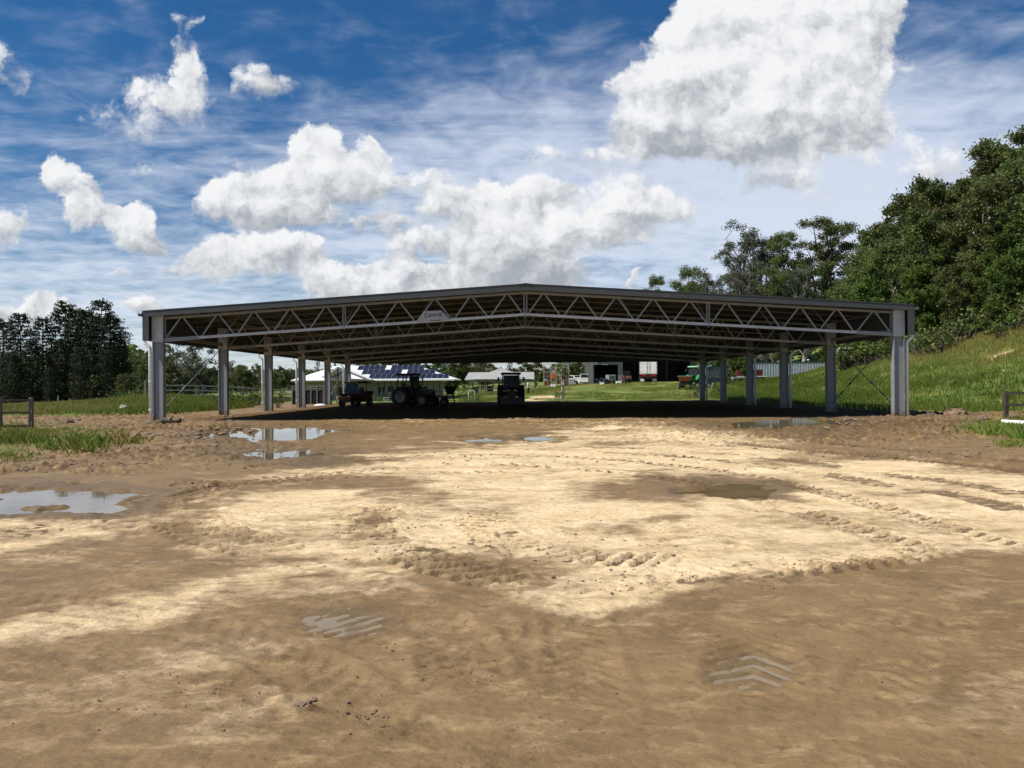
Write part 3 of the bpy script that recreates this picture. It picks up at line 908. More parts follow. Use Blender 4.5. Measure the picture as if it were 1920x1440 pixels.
YL = NB * BAY
OV = 0.45
EX = HW + 0.55
for s in (-1, 1):
    mb = MB()
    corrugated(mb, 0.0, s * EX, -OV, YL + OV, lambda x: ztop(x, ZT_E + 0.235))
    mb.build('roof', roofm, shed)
    # barge flashing on both gable ends
    for yb in (-OV - 0.02, YL + OV + 0.003):
        mb = MB()
        z0, z1 = ztop(0, ZT_E), ztop(EX, ZT_E)
        t0_, b0_ = 0.30, -0.01
        mb.prism([(0, z0 + b0_), (s * EX, z1 + b0_ + .03), (s * EX, z1 + t0_), (0, z0 + t0_)], yb, yb + 0.02, 'y')
        mb.prism([(0, z0 + t0_ - .02), (s * EX, z1 + t0_ - .02), (s * EX, z1 + t0_ + .012), (0, z0 + t0_ + .012)], yb - .02, yb + 0.14, 'y')
        mb.build('barge_board', darkclad, shed)
    # gutter
    mb = MB()
    xg = s * (EX + 0.02)
    zg = ztop(EX, ZT_E) + 0.06
    pr = [(xg, zg), (xg + s * .16, zg), (xg + s * .19, zg + .13), (xg + s * .18, zg + .13), (xg + s * .15, zg + .012), (xg + s * .012, zg + .012), (xg + s * .012, zg + .17), (xg, zg + .17)]
    mb.prism(pr, -OV - 0.05, YL + OV + 0.02, 'y')
    mb.build('gutter', darkclad, shed)
    # side cladding strip with front and back returns
    mb = MB()
    xw = s * (HW + 0.52)
    y = -OV + 0.02
    pts = []
    while y < YL + OV:
        pts += [(xw, y), (xw, y + .18), (xw + s * .025, y + .21), (xw + s * .025, y + .27)]
        y += 0.30
    prof = pts + [(p[0] - s * .004, p[1]) for p in reversed(pts)]
    n_ = len(pts)
    vs = [(p[0], p[1], ZB_E + .02) for p in pts] + [(p[0], p[1], ztop(HW + .5, ZT_E) + .16) for p in pts]
    mb.add(vs, [(i, i + 1, n_ + i + 1, n_ + i) for i in range(n_ - 1)])
    mb.build('side_cladding', darkclad, shed)
    for yb in (-OV - 0.015, YL + OV - 0.005):
        mb = MB()
        xa, xb_ = sorted((s * (HW + 0.26), s * (HW + 0.555)))
        mb.box(xa, xb_, yb, yb + .02, ZB_E + .0, ztop(HW + .3, ZT_E) + .02)
        mb.build('corner_flashing', darkclad, shed)
# far gable sheeted down to the eaves
mb = MB()
xs = np.arange(-HW - .5, HW + .5, 0.1)
vs, fs = [], []
for i, x in enumerate(xs):
    yo = YL + OV - 0.06 + (0.025 if i % 3 == 0 else 0)
    vs += [(x, yo, ZB_E + .03), (x, yo, ztop(x, ZT_E) + .2)]
fs = [(2 * i, 2 * i + 2, 2 * i + 3, 2 * i + 1) for i in range(len(xs) - 1)]
mb.add(vs, fs)
mb.build('gable_cladding', darkclad, shed)
# ridge capping
mb = MB()
for s in (-1, 1):
    mb.prism([(0, ztop(0, ZT_E) + .325), (s * .35, ztop(.35, ZT_E) + .305), (s * .35, ztop(.35, ZT_E) + .300), (0, ztop(0, ZT_E) + .320)], -OV - .06, YL + OV + .06, 'y')
mb.build('ridge_cap', darkclad, shed)


def column_mesh(mb):
    """twin channel post seen web-on with outstanding flanges and lips; 0.50 wide, 0.30 deep"""
    w, d, t = 0.25, 0.15, 0.012
    for sy in (-1, 1):
        mb.box(-w + .012, w - .012, min(sy * .062, sy * .05), max(sy * .062, sy * .05), 0, ztop(HW, ZT_E) + .0)
    for sx in (-1, 1):
        mb.box(min(sx * w, sx * (w - t)), max(sx * w, sx * (w - t)), -d, d, 0, ztop(HW, ZT_E) + .02)
        for sy in (-1, 1):
            mb.box(min(sx * (w - t), sx * (w - .045)), max(sx * (w - t), sx * (w - .045)), min(sy * d, sy * (d - .01)), max(sy * d, sy * (d - .01)), 0, ztop(HW, ZT_E) + .018)


cm = MB()
column_mesh(cm)
sp = MB()
sp.box(-.262, .262, -.165, -.151, ZB_E - .05, ZT_E + .06)
sp.box(-.262, .262, .151, .165, ZB_E - .05, ZT_E + .06)
base = MB()
base.box(-.30, .30, -.22, .22, .0, .022)
for sx in (-1, 1):
    for sy in (-1, 1):
        base.tube([(sx * .27, sy * .19, .02), (sx * .27, sy * .19, .07)], .014, 6)
c0 = None
for k in range(NB + 1):
    for s in (-1, 1):
        if c0 is None:
            c0 = cm.build('column', galv, shed)
            sp.build('splice_plate', mat('bright_galvanised', (0.53, 0.53, 0.51), .5, 0, .1, 3), c0)
            base.build('base_plate', galv2, c0)
            c = c0
        else:
            c = copy_tree(c0, shed)
        c.location = (s * HW, k * BAY, 0)

# trusses
def truss_meshes():
    top, bot, web, gus = MB(), MB(), MB(), MB()
    xi = HW - 0.25
    L = xi / 2
    for s in (-1, 1):
        for seg in range(2):
            xa, xb_ = xi - seg * L, xi - (seg + 1) * L
            zt = lambda x: ZT_E + .0 + (HW - x) * SLOPE - .06
            zb = lambda x: ZB_E + .05 + (HW - x) * SLOPE
            top.bar((s * xa, 0, zt(xa)), (s * xb_, 0, zt(xb_)), .11, .11)
            bot.bar((s * xa, 0, zb(xa)), (s * xb_, 0, zb(xb_)), .13, .12)
            n = 5
            p = L / n
            for i in range(n):
                x0, x1, xm = xa - i * p, xa - (i + 1) * p, xa - (i + .5) * p
                g = 0.07
                web.bar((s * (x0 - (g if i else .05)), 0, zb(x0) + .03), (s * (xm + g), 0, zt(xm) - .03), .062, .062, up=(0, 1, 0))
                web.bar((s * (xm - g), 0, zt(xm) - .03), (s * (x1 + g + (.06 if i == n - 1 else 0)), 0, zb(x1) + .03), .062, .062, up=(0, 1, 0))
                if i:
                    gus.box(min(s * (x0 - .13), s * (x0 + .13)), max(s * (x0 - .13), s * (x0 + .13)), -.012, .012, zb(x0) + .05, zb(x0) + .085)
            # paired verticals at the bolted joints
            xv = xb_ + .055 if seg == 0 else .06
            web.bar((s * xv, 0, zb(xv)), (s * xv, 0, zt(xv)), .05, .05, up=(0, 1, 0))
            if seg == 1:
                xv = xa - .055
                web.bar((s * xv, 0, zb(xv)), (s * xv, 0, zt(xv)), .05, .05, up=(0, 1, 0))
                gus.box(min(s * (xa - .012), s * (xa + .012)), max(s * (xa - .012), s * (xa + .012)), -.09, .09, zb(xa) - .14, zb(xa) + .12)
            # haunch plate at the column
            if seg == 0:
                gus.prism([(s * (xa + .0), zb(xa) - .10), (s * (xa - 1.66), zb(xa - 1.66) - .075), (s * (xa - 1.66), zb(xa - 1.66) + .075), (s * xa, zb(xa) + .08)], -.075, .075, 'y')
    gus.box(-.014, .014, -.1, .1, ZB_E + .05 + HW * SLOPE - .16, ZB_E + .05 + HW * SLOPE + .14)
    gus.box(-.014, .014, -.08, .08, ZT_E + HW * SLOPE - .16, ZT_E + HW * SLOPE + .0)
    return top, bot, web, gus


tp, bt, wb, gs = truss_meshes()
wb.add(gs.V, gs.F)
t0 = None
for k in range(NB + 1):
    if t0 is None:
        t0 = tp.build('truss', galv2, shed)
        bt.build('bottom_chord', mat('bright_galvanised', (0.53, 0.53, 0.51), .5, 0, .1, 3), t0)
        wb.build('web_bracing', galv, t0)
        tt = t0
    else:
        tt = copy_tree(t0, shed)
    tt.location = (0, k * BAY, 0)
# purlins along the shed and ceiling battens across it
pu = None
for i in range(11):
    for s in (-1, 1):
        x = 0.35 + i * 1.66
        if pu is None:
            mb = MB()
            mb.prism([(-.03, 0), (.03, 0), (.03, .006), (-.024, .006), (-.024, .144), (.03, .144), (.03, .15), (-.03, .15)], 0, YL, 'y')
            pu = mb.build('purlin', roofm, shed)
            c = pu
        else:
            c = pu.copy()
            COL.objects.link(c)
        c.location = (s * x, 0, ztop(x, ZT_E) + .0)
bt0 = None
for k in range(NB):
    for j in (1, 2):
        for s in (-1, 1):
            if bt0 is None:
                mb = MB()
                mb.bar((0, 0, ztop(0, ZT_E) - .05), (HW + .4, 0, ztop(HW + .4, ZT_E) - .05), .06, .06)
                bt0 = mb.build('roof_batten', mat('dull_zinc', (.10, .097, .08), .6), shed)
                c = bt0
            else:
                c = bt0.copy()
                COL.objects.link(c)
            c.location = (0, (k + j / 3) * BAY, 0)
            c.scale = (s, 1, 1)
# fly braces between trusses, wall bracing rods
fb = None
for k in range(NB):
    for xx in (-14.2, -11.5, -8.6, -5, 5, 8.6, 11.5, 14.2):
        if fb is None:
            mb = MB()
            mb.bar((0, 0, 0), (0.35, 1.15, 1.08), .035, .035)
            fb = mb.build('fly_brace', galv2, shed)
            c = fb
        else:
            c = fb.copy()
            COL.objects.link(c)
        c.location = (xx, k * BAY + .03, ztop(abs(xx), ZB_E) + .10)
        c.scale = (-1 if xx > 0 else 1, 1, 1)
rodm = mat('brace_rod_steel', (0.22, 0.22, 0.22), 0.45, 0.3, .1, 6)
for (s, k) in ((-1, 0), (1, 0), (-1, 4), (1, 4)):
    for up in (0, 1):
        x = s * (HW - .02)
        a = Vector((x + s * .02 * up, k * BAY + .16, .45 if up else ZB_E + .1))
        b = Vector((x + s * .02 * up, (k + 1) * BAY - .16, ZB_E + .1 if up else .45))
        mb = MB()
        mb.tube([a, b], .022, 8)
        lo = a if up else b
        hi = b if up else a
        dd = (hi - lo).normalized()
        for q in (1.3, 2.6):
            mb.tube([lo + dd * q, lo + dd * (q + .05), lo + dd * (q + .30), lo + dd * (q + .35)], [.022, .045, .045, .022], 8)
        mb.build('brace_rod', rodm, shed)
# portal beam between columns at the eaves
for s in (-1, 1):
    mb = MB()
    mb.bar((s * HW, 0, ZB_E + .25), (s * HW, YL, ZB_E + .25), .10, .16)
    mb.build('eave_beam', galv2, shed)
# downpipes
dp0 = None
for s in (-1, 1):
    for k in (0, 2, 3, 5):
        if dp0 is None:
            mb = MB()
            r = .075
            mb.tube([(.42, 0, ZB_E + .12), (.42, 0, ZB_E - .02), (.36, 0, ZB_E - .12), (.22, 0, ZB_E - .24), (.165, 0, ZB_E - .33), (.16, 0, ZB_E - .45), (.16, 0, .02)], r, 12)
            dp0 = mb.build('downpipe', pvc, shed, True)
            mb = MB()
            for z in (.55, 1.9, 3.1):
                mb.tube([(.16, 0, z), (.16, 0, z + .05)], r + .008, 12)
            mb.build('pipe_joint', pvc, dp0)
            c = dp0
        else:
            c = copy_tree(dp0, shed)
        c.location = (s * (HW + .265), k * BAY, 0)
        c.scale = (s, 1, 1)
# name board between the lattice members
signm = mat('grey_sign_sheet', (0.42, 0.42, 0.43), 0.5, 0, .08, 3)
inkm = mat('dark_sign_ink', (0.012, 0.012, 0.016), 0.6, 0, .1, 3)
A_ = [at(779.6, 604.5, SY0 - .09), at(845.0, 599.5, SY0 - .09), at(827, 582.2, SY0 - .09), at(794.5, 584.0, SY0 - .09)]
mb = MB()
vs = [(p.x - SX, -.11, p.z) for p in A_] + [(p.x - SX, -.085, p.z) for p in A_]
mb.add(vs, [(0, 1, 2, 3), (7, 6, 5, 4), (0, 4, 5, 1), (1, 5, 6, 2), (2, 6, 7, 3), (3, 7, 4, 0)])
sign = mb.build('sign', signm, shed)
tilt = math.atan2(A_[1].z - A_[0].z, A_[1].x - A_[0].x)


def text_part(body, size, px, py, Y, parent, base_loc, tilt, material, name='lettering'):
    cu = bpy.data.curves.new('t', 'FONT')
    cu.body = body
    cu.size = size
    cu.align_x = 'CENTER'
    cu.extrude = 0.003
    to = bpy.data.objects.new('t', cu)
    COL.objects.link(to)
    dg = bpy.context.evaluated_depsgraph_get()
    me = bpy.data.meshes.new_from_object(to.evaluated_get(dg))
    bpy.data.objects.remove(to)
    p = at(px, py, Y)
    M = Matrix.Translation((p.x - base_loc[0], p.y - base_loc[1], p.z - base_loc[2])) @ Matrix.Rotation(-tilt, 4, 'Y') @ Matrix.Rotation(R(90), 4, 'X')
    me.transform(M)
    me.materials.clear()
    me.materials.append(material)
    o = bpy.data.objects.new(name, me)
    COL.objects.link(o)
    o.parent = parent
    return o


dsh = MB()
for a_, b_ in ((0, .05), (.07, .12), (.14, .16), (.18, .25), (.27, .33), (.35, .38), (.40, .47)):
    pc = at(808 + a_ * 40, 601.2 - a_ * 40 * math.tan(tilt), SY0 - .117)
    dsh.box(pc.x - SX, pc.x - SX + (b_ - a_), -.116, -.112, pc.z - .02, pc.z + .018)
dsh.build('lettering', inkm, sign)
text_part('Central', 0.275, 812.5, 593.6, SY0 - .117, sign, (SX, SY0, 0), tilt, inkm)


# ------------------------------------------------------------------ vegetation
bark_grey = mat('pale_gum_bark', (0.42, 0.38, 0.33), 0.8, 0, .25, 2.0, bump=.4, stretch=(4, 4, 1))
bark_dark = mat('dark_rough_bark', (0.10, 0.078, 0.06), 0.9, 0, .3, 2.0, bump=.5, stretch=(4, 4, 1))
leaf_gum = leaf_mat('gum_leaves', (0.055, 0.082, 0.024), (0.19, 0.225, 0.065), .28)
leaf_grey = leaf_mat('greyish_gum_leaves', (0.075, 0.085, 0.055), (0.15, 0.15, 0.10), .2)
leaf_bright = leaf_mat('bright_green_leaves', (0.05, 0.10, 0.02), (0.16, 0.225, 0.04), .28)
leaf_dark = leaf_mat('dark_conifer_leaves', (0.010, 0.017, 0.008), (0.038, 0.048, 0.018), .05, .3)
leaf_wattle = leaf_mat('olive_leaves', (0.065, 0.08, 0.024), (0.17, 0.165, 0.05), .22)


def cards(C, S, rng, aspect=0.55, bent=True, up=0.0):
    """leaf clump faces at points C with size S"""
    n = len(C)
    nr = rng.normal(size=(n, 3))
    nr[:, 2] += up
    nr /= np.linalg.norm(nr, axis=1, keepdims=True)
    t = rng.normal(size=(n, 3))
    a = np.cross(nr, t)
    a /= np.linalg.norm(a, axis=1, keepdims=True)
    b = np.cross(nr, a)
    S = S[:, None] * 0.5
    p0, p1, p2, p3 = C - a * S, C - b * S * aspect + nr * S * .15, C + a * S, C + b * S * aspect + nr * S * .15
    V = np.stack([p0, p1, p2, p3], 1).reshape(-1, 3)
    F = np.arange(4 * n).reshape(n, 4)
    return V, F


def crown_mesh(name, clumps, leafm, parent, per, size, rng, flat=0.75, hollow=0.55, tintv=1.0, aspect=.55):
    """clumps: list of (centre, radius)"""
    Cs, Ss, Ts = [], [], []
    for (c, r) in clumps:
        n = int(per * r * r)
        ns = max(6, int(9 * r))
        sd = rng.normal(size=(ns, 3))
        sd /= np.linalg.norm(sd, axis=1, keepdims=True)
        sd[:, 2] = sd[:, 2] * .9 + .12
        sr = r * rng.uniform(.35, 1.12, (ns, 1))
        k_ = rng.integers(0, ns, n)
        p = (sd * sr)[k_] + rng.normal(size=(n, 3)) * (r * .23 + .12)
        d = p / np.maximum(np.linalg.norm(p, axis=1, keepdims=True), 1e-3)
        p[:, 2] *= flat
        Cs.append(p + np.array(c))
        Ss.append(size * rng.uniform(.6, 1.3, n))
        Ts.append(np.clip(rng.random() * .5 * tintv + .12 + rng.uniform(-.2, .25, ns)[k_] + rng.normal(size=n) * .10, 0, 1))
    C, S, Tt = np.concatenate(Cs), np.concatenate(Ss), np.concatenate(Ts)
    V, F = cards(C, S, rng, aspect, up=.3)
    return np_mesh(name, V, F, leafm, parent, False, {'tint': np.repeat(Tt, 4)})


def limb(mb, p, q, r0, r1, rng, wob=.12, n=5, seg=6):
    p, q = Vector(p), Vector(q)
    L = (q - p).length
    pts, rs = [], []
    for i in range(n + 1):
        t = i / n
        o = Vector(rng.normal(size=3)) * wob * L * .25 * math.sin(math.pi * t)
        pts.append(p.lerp(q, t) + o)
        rs.append(r0 + (r1 - r0) * t)
    mb.tube(pts, rs, seg, cap=False)
    return pts


def gum_tree(seed, H, Rr, leafm, bark, nl=9, per=60, size=.42, open_=0.0, start=.42, clr=(.9, 1.7), fill=10, name='gum_tree', conic=0.0):
    rng = np.random.default_rng(seed)
    root = thing(name, 'x', 'tree')
    mb = MB()
    lean = Vector((rng.normal() * .05 * H, rng.normal() * .05 * H, 0))
    tpts = limb(mb, (0, 0, -.8), Vector((0, 0, H * .86)) + lean, H * .020 + .06, .05, rng, .10, 8, 8)
    clumps = []
    for i in range(nl):
        f = start + (0.97 - start) * (i + .5) / nl
        base = tpts[0].lerp(tpts[-1], 0) if False else tpts[min(7, int(f * .86 * 8))]
        az = i * 2.4 + rng.uniform(-.5, .5)
        prof = math.sin(math.pi * min(1, max(0, (f - start + .08) / (1.12 - start)))) ** .6
        if conic:
            prof = prof * (1 - conic) + conic * (1.05 - f)
        rad = Rr * prof * rng.uniform(.6, 1.05)
        tip = Vector((base.x + rad * math.cos(az), base.y + rad * math.sin(az), H * f + rng.uniform(-.03, .05) * H))
        b0 = tpts[max(1, min(7, int((f - .16) * 8)))]
        lp = limb(mb, b0, tip, H * .008 + .03, .025, rng, .3, 4, 5)
        clumps.append((tuple(tip), rng.uniform(*clr) * Rr / 4.0))
        for q in range(2):
            m = lp[2 + q]
            off = Vector(rng.normal(size=3)) * Rr * .24
            e = m + off + Vector((0, 0, Rr * .16))
            limb(mb, m, e, .04, .015, rng, .3, 2, 4)
            clumps.append((tuple(e), rng.uniform(*clr) * .75 * Rr / 4.0))
    for i in range(fill):
        a, f = rng.uniform(0, 6.28), rng.uniform(start, .98)
        rr = Rr * rng.uniform(.2, .95) * (math.sin(math.pi * min(1, (f - start + .1) / (1.15 - start))) ** .5 if not conic else (1.05 - f) * 1.3)
        clumps.append(((lean.x * f + rr * math.cos(a), lean.y * f + rr * math.sin(a), H * f), rng.uniform(*clr) * .8 * Rr / 4.0))
    clumps.append(((lean.x, lean.y, H * .95), clr[0] * Rr / 4.0))
    mb.build('trunk', bark, root, True)
    crown_mesh('crown', clumps, leafm, root, per * (16 / Rr ** 2) * (1 - open_), size, rng)
    return root


def bunya(seed, H, Rr=2.8):
    rng = np.random.default_rng(seed)
    root = thing('bunya_pine', 'x', 'tree')
    mb = MB()
    mb.tube([(0, 0, -.8), (0, 0, H * .5), (0, 0, H * .97)], [.32, .2, .05], 8)
    Cs, Ts, Ss = [], [], []
    z = H * .10
    while z < H:
        f = z / H
        L = Rr * (min(1, (1.03 - f) * 3.4)) ** .6 * (0.75 + .25 * min(1, f * 3))
        nb = 7 if f < .9 else 6
        a0 = rng.uniform(0, 6.28)
        for k in range(nb):
            if rng.random() < .12:
                continue
            a = a0 + k * 6.28 / nb + rng.uniform(-.2, .2)
            l = L * rng.uniform(.72, 1.12)
            tipz = z + (f - .55) * l * .5 + rng.uniform(-.1, .15)
            tip = Vector((l * math.cos(a), l * math.sin(a), tipz))
            mb.tube([(0, 0, z), tip * .6 + Vector((0, 0, z * .4 + .05)), tip], [.05, .03, .015], 4, cap=False)
            for (t, r, n) in ((1.0, .50, 20), (.80, .34, 11), (.60, .24, 6), (.42, .16, 3)):
                c = Vector((tip.x * t, tip.y * t, z + (tipz - z) * t))
                p = rng.normal(size=(n, 3)) * r * .55
                p[:, 2] *= .8
                Cs.append(p + np.array(c))
                Ts.append(np.clip(rng.uniform(.1, .8) + rng.normal(size=n) * .15, 0, 1))
                Ss.append(rng.uniform(.28, .5, n))
        z += H * (.033 if f < .5 else .036) * rng.uniform(.8, 1.2)
    V, F = cards(np.concatenate(Cs), np.concatenate(Ss), rng, .6)
    mb.build('trunk', bark_dark, root, True)
    np_mesh('crown', V, F, leaf_dark, root, False, {'tint': np.repeat(np.concatenate(Ts), 4)})
    return root


def bush(seed, Rr, Hh, leafm, per=70, size=.28, name='bush'):
    rng = np.random.default_rng(seed)
    root = thing(name, 'x', 'bush')
    mb = MB()
    cl = []
    for i in range(9):
        a, r = rng.uniform(0, 6.28), Rr * rng.uniform(.15, .75)
        h = Hh * rng.uniform(.35, .8)
        tip = (r * math.cos(a), r * math.sin(a), h)
        limb(mb, (r * .15 * math.cos(a), r * .15 * math.sin(a), -.3), tip, .06, .02, rng, .3, 3, 4)
        cl.append((tip, Rr * rng.uniform(.28, .46)))
    mb.build('stem', bark_dark, root, True)
    crown_mesh('crown', cl, leafm, root, per / (Rr * .42) ** 2 / 2.2, size, rng, .8)
    return root


USED = set()


def put(proto, x, y, z, s=1.0, rz=None, label=None, group=None, sz=None):
    if proto.name in USED:
        o = copy_tree(proto)
    else:
        USED.add(proto.name)
        o = proto
    o.location = (x, y, z)
    o.rotation_euler = (0, 0, random.uniform(0, 6.28) if rz is None else rz)
    o.scale = (s, s, sz if sz else s)
    o['label'] = label
    if group:
        o['group'] = group
    elif 'group' in o:
        del o['group']
    return o


def put_top(proto, H, px, pytop, Y, label, group=None, wide=1.0, rz=None, sink=0.0):
    """stand a tree on the terrain so that its top reaches photo row pytop"""
    p = at(px, pytop, Y)
    z = tz(p.x, Y) - sink
    sz = max(.25, (p.z - z) / H)
    o = put(proto, p.x, Y, z, sz * wide, rz, label, group, sz)
    return o


# hillside forest ---------------------------------------------------
GA = [gum_tree(100 + i, 20, 4.6, [leaf_gum, leaf_gum, leaf_wattle, leaf_gum][i], bark_grey, 10, 330, .46, 0, [.38, .3, .25, .45][i], (.9, 1.6), 12) for i in range(4)]
GB = [gum_tree(200 + i, 14, 3.6, [leaf_bright, leaf_wattle, leaf_bright][i], bark_dark, 9, 330, .40, 0, .12, (.8, 1.5), 16, 'broadleaf_tree', conic=[.5, 0, .3][i]) for i in range(3)]
BS = [bush(300 + i, 1.9, 2.2, [leaf_bright, leaf_wattle, leaf_gum][i]) for i in range(3)]
GH = 'trees of the hillside forest'
# named ones first: px, pytop, Y, proto, H, wide, label
HERO = [
    (1892, 246, 118, GA[0], 20, .95, 'tallest gum of the hillside forest, its crown touching the right frame edge'),
    (1836, 288, 122, GA[1], 20, 1.0, 'broad domed gum with sky showing through its upper branches high on the hill'),
    (1765, 336, 124, GA[3], 20, 1.0, 'flat topped gum with open branches on the hill skyline'),
    (1712, 368, 126, GA[0], 20, .95, 'dark round crowned gum stepping down the hill skyline'),
    (1655, 428, 126, GA[3], 20, .9, 'spreading gum whose small crown leans over the foot of the skyline'),
    (1612, 478, 122, GA[1], 20, .85, 'lowest gum of the skyline above the right end of the shed roof'),
    (1745, 452, 98, GB[0], 14, .8, 'bright green cone shaped tree in the middle of the hillside forest'),
    (1700, 560, 92, GB[2], 14, .9, 'bright green tree just above the right roof corner'),
]
for (px, py, Yd, pr, H, wd, lb) in HERO:
    put_top(pr, H, px, py, Yd, lb, GH, wd)
rngf = np.random.default_rng(5)


def skyline(px):
    return float(np.interp(px, [1150, 1400, 1560, 1610, 1660, 1700, 1760, 1800, 1850, 1900, 1960, 2400], [640, 600, 560, 505, 440, 395, 345, 318, 300, 262, 240, 190]))


placed = []
cnt = 0
tries = 0
while cnt < 120 and tries < 9000:
    tries += 1
    px = rngf.uniform(1570, 2330)
    Yd = rngf.uniform(62, 150)
    p = gat(px, Yd)
    _, py0 = project(np.array([p.x]), np.array([p.y]), np.array([p.z]))
    edge = np.interp(px, [1560, 1700, 1800, 1920, 2300], [104, 84, 80, 76, 58])
    if Yd < edge + 2:
        continue
    if any((p.x - a) ** 2 + (p.y - b) ** 2 < 4.3 ** 2 for a, b in placed):
        continue
    placed.append((p.x, p.y))
    front = Yd < edge + 14
    if front:
        pr, H = GB[rngf.integers(0, 3)], 14
        h = rngf.uniform(7, 12)
        lb = ['leafy bright green tree along the lower edge of the hillside forest', 'olive green tree along the lower edge of the hillside forest', 'young green tree along the lower edge of the hillside forest'][GB.index(pr)]
    else:
        pr, H = GA[rngf.integers(0, 4)], 20
        h = rngf.uniform(12, 18)
        lb = ['dense dark green gum inside the hillside forest', 'tall gum with long bare trunk inside the hillside forest', 'olive crowned tree inside the hillside forest', 'gum with high open crown inside the hillside forest'][GA.index(pr)]
    ytop = 723 - (p.z + h - 1.6) * FPX / Yd
    lim = skyline(px) + 6
    if ytop < lim:
        h = (723 - lim) * Yd / FPX + 1.6 - p.z
        if h < 5:
            continue
    s = h / H
    put(pr, p.x, p.y, p.z - .3, max(.5, s) * rngf.uniform(.9, 1.15), None, lb, GH, s)
    cnt += 1
# shrubs on the forest margin
for i in range(46):
    px = rngf.uniform(1560, 2150)
    edge = np.interp(px, [1560, 1700, 1800, 1920, 2300], [104, 84, 80, 76, 58])
    Yd = edge + rngf.uniform(-2.5, 5)
    p = gat(px, Yd)
    pr = BS[i % 3]
    put(pr, p.x, p.y, p.z, rngf.uniform(.8, 1.6), None, ['bright green shrub', 'olive green shrub', 'dark green shrub'][i % 3] + ' on the margin between grass slope and hillside forest', 'shrubs along the forest margin')
for i, (px, py, Yd, s) in enumerate([(1600, 640, 97, 1.9), (1625, 636, 94, 2.0), (1648, 632, 92, 2.0), (1670, 632, 90, 1.9), (1585, 655, 98, 1.3)]):
    p = gat(px, Yd)
    q = at(px, py, Yd)
    put(BS[[0, 1, 0, 1, 2][i]], q.x, Yd, p.z, s, None, 'big yellow green shrub standing on the grass slope behind the crossed rods', 'big shrubs behind the right end bay', max(.6, (q.z - p.z) / 2.4))

# tall gums behind the shed roof
GT = 'tall gums behind the shed roof'
TG = [gum_tree(400, 26, 4.6, leaf_grey, bark_grey, 20, 400, .30, .1, .34, (.6, 1.1), 26),
      gum_tree(401, 26, 5.0, leaf_grey, bark_grey, 20, 430, .31, .0, .28, (.65, 1.2), 32),
      gum_tree(402, 26, 5.2, leaf_gum, bark_dark, 18, 470, .34, .0, .28, (.75, 1.3), 30),
      gum_tree(403, 26, 5.4, leaf_gum, bark_dark, 12, 380, .42, .0, .5, (.9, 1.4), 18)]
for (px, py, Yd, k, wd, lb) in [
    (1228, 519, 165, 3, .62, 'small round topped gum peeping over the roof right of the ridge'),
    (1290, 502, 160, 3, .78, 'round headed gum second from the ridge above the roof'),
    (1361, 428, 150, 0, 1.15, 'tall thin grey gum with white trunk and see-through crown above the roof'),
    (1425, 444, 150, 1, 1.1, 'sparse grey brown gum right of the thin white trunked gum'),
    (1478, 430, 145, 2, .8, 'dark green gum with forked top left of the twisted one'),
    (1545, 408, 142, 2, 1.2, 'large dark gum with twisted branch reaching right against the sky'),
    (1575, 520, 135, 1, .8, 'lower grey green gum between the twisted gum and the hillside forest'),
    (1450, 500, 135, 2, .9, 'lower dark green gum in front of the tall gums'),
    (1400, 505, 138, 1, .9, 'lower olive gum in front of the see-through gum'),
    (1510, 500, 132, 1, 1.0, 'lower dense gum right behind the roof slope'),
    (1330, 520, 150, 1, .7, 'faint grey sapling gum between two taller gums over the roof'),
    (1630, 520, 125, 2, .9, 'dark gum where the roof gums meet the hillside forest')]:
    put_top(TG[k], 26, px, py, Yd, lb, GT, wd)
# two pale trunks seen under the right eave
for px, lb in ((1434, 'left one of two pale bare trunks above the container'), (1450, 'right one of two pale bare trunks above the container')):
    p = gat(px, 140)
    put(TG[0], p.x, p.y, p.z, .7, None, lb, 'pale trunks above the container')

# left pine grove
BP = [bunya(500, 18, 2.9), bunya(501, 18, 2.5), bunya(502, 18, 3.2), bunya(503, 18, 2.7)]
GP = 'dark pines of the left grove'
PN = [(-60, 590, 126, 'dark pine beyond the left edge of the view'), (6, 600, 128, 'dark pine at the very left edge of the grove'), (38, 588, 124, 'broad dark pine with open whorls, nearest the left frame edge'), (80, 594, 122, 'narrow dark pine second from the left of the grove'),
      (60, 640, 112, 'low dark pine in front of the left pair'), (122, 567, 126, 'tall pine with sparse open top in the middle of the grove'), (143, 578, 130, 'slim dark pine right behind the open topped one'),
      (160, 584, 124, 'dark pine between the two tallest pines'), (190, 563, 122, 'tallest pine of the grove with open rounded head'), (176, 590, 132, 'dark pine hiding behind the tallest pine'),
      (207, 592, 126, 'dark pine leaning out at the right side of the grove'), (110, 640, 114, 'low dense pine in the middle of the grove'), (150, 650, 112, 'low dense pine under the tall pair'), (20, 660, 110, 'low dense pine at the left foot of the grove'),
      (222, 628, 128, 'shorter pine ending the grove on the right'), (198, 655, 114, 'low dense pine right of the middle'), (-20, 640, 112, 'low dense pine just outside the left edge'), (92, 690, 104, 'smallest dark pine at the front of the grove')]
for i, (px, py, Yd, lb) in enumerate(PN):
    put_top(BP[[2, 0, 2, 1, 3, 0, 1, 3, 2, 1, 0, 3, 1, 0, 3, 1, 2, 0][i]], 18, px, py, Yd, lb, GP, [1.1, .92, 1.25, 1.0, .85, 1.15][(i * 5) % 6])
for i in range(16):
    p = gat(-70 + i * 19, 118 + 5 * ((i * 7) % 3))
    put(BS[2], p.x, p.y, p.z, 1.6, None, 'dark shrub filling the foot of the pine grove', 'dark shrubs under the pines', 2.0)
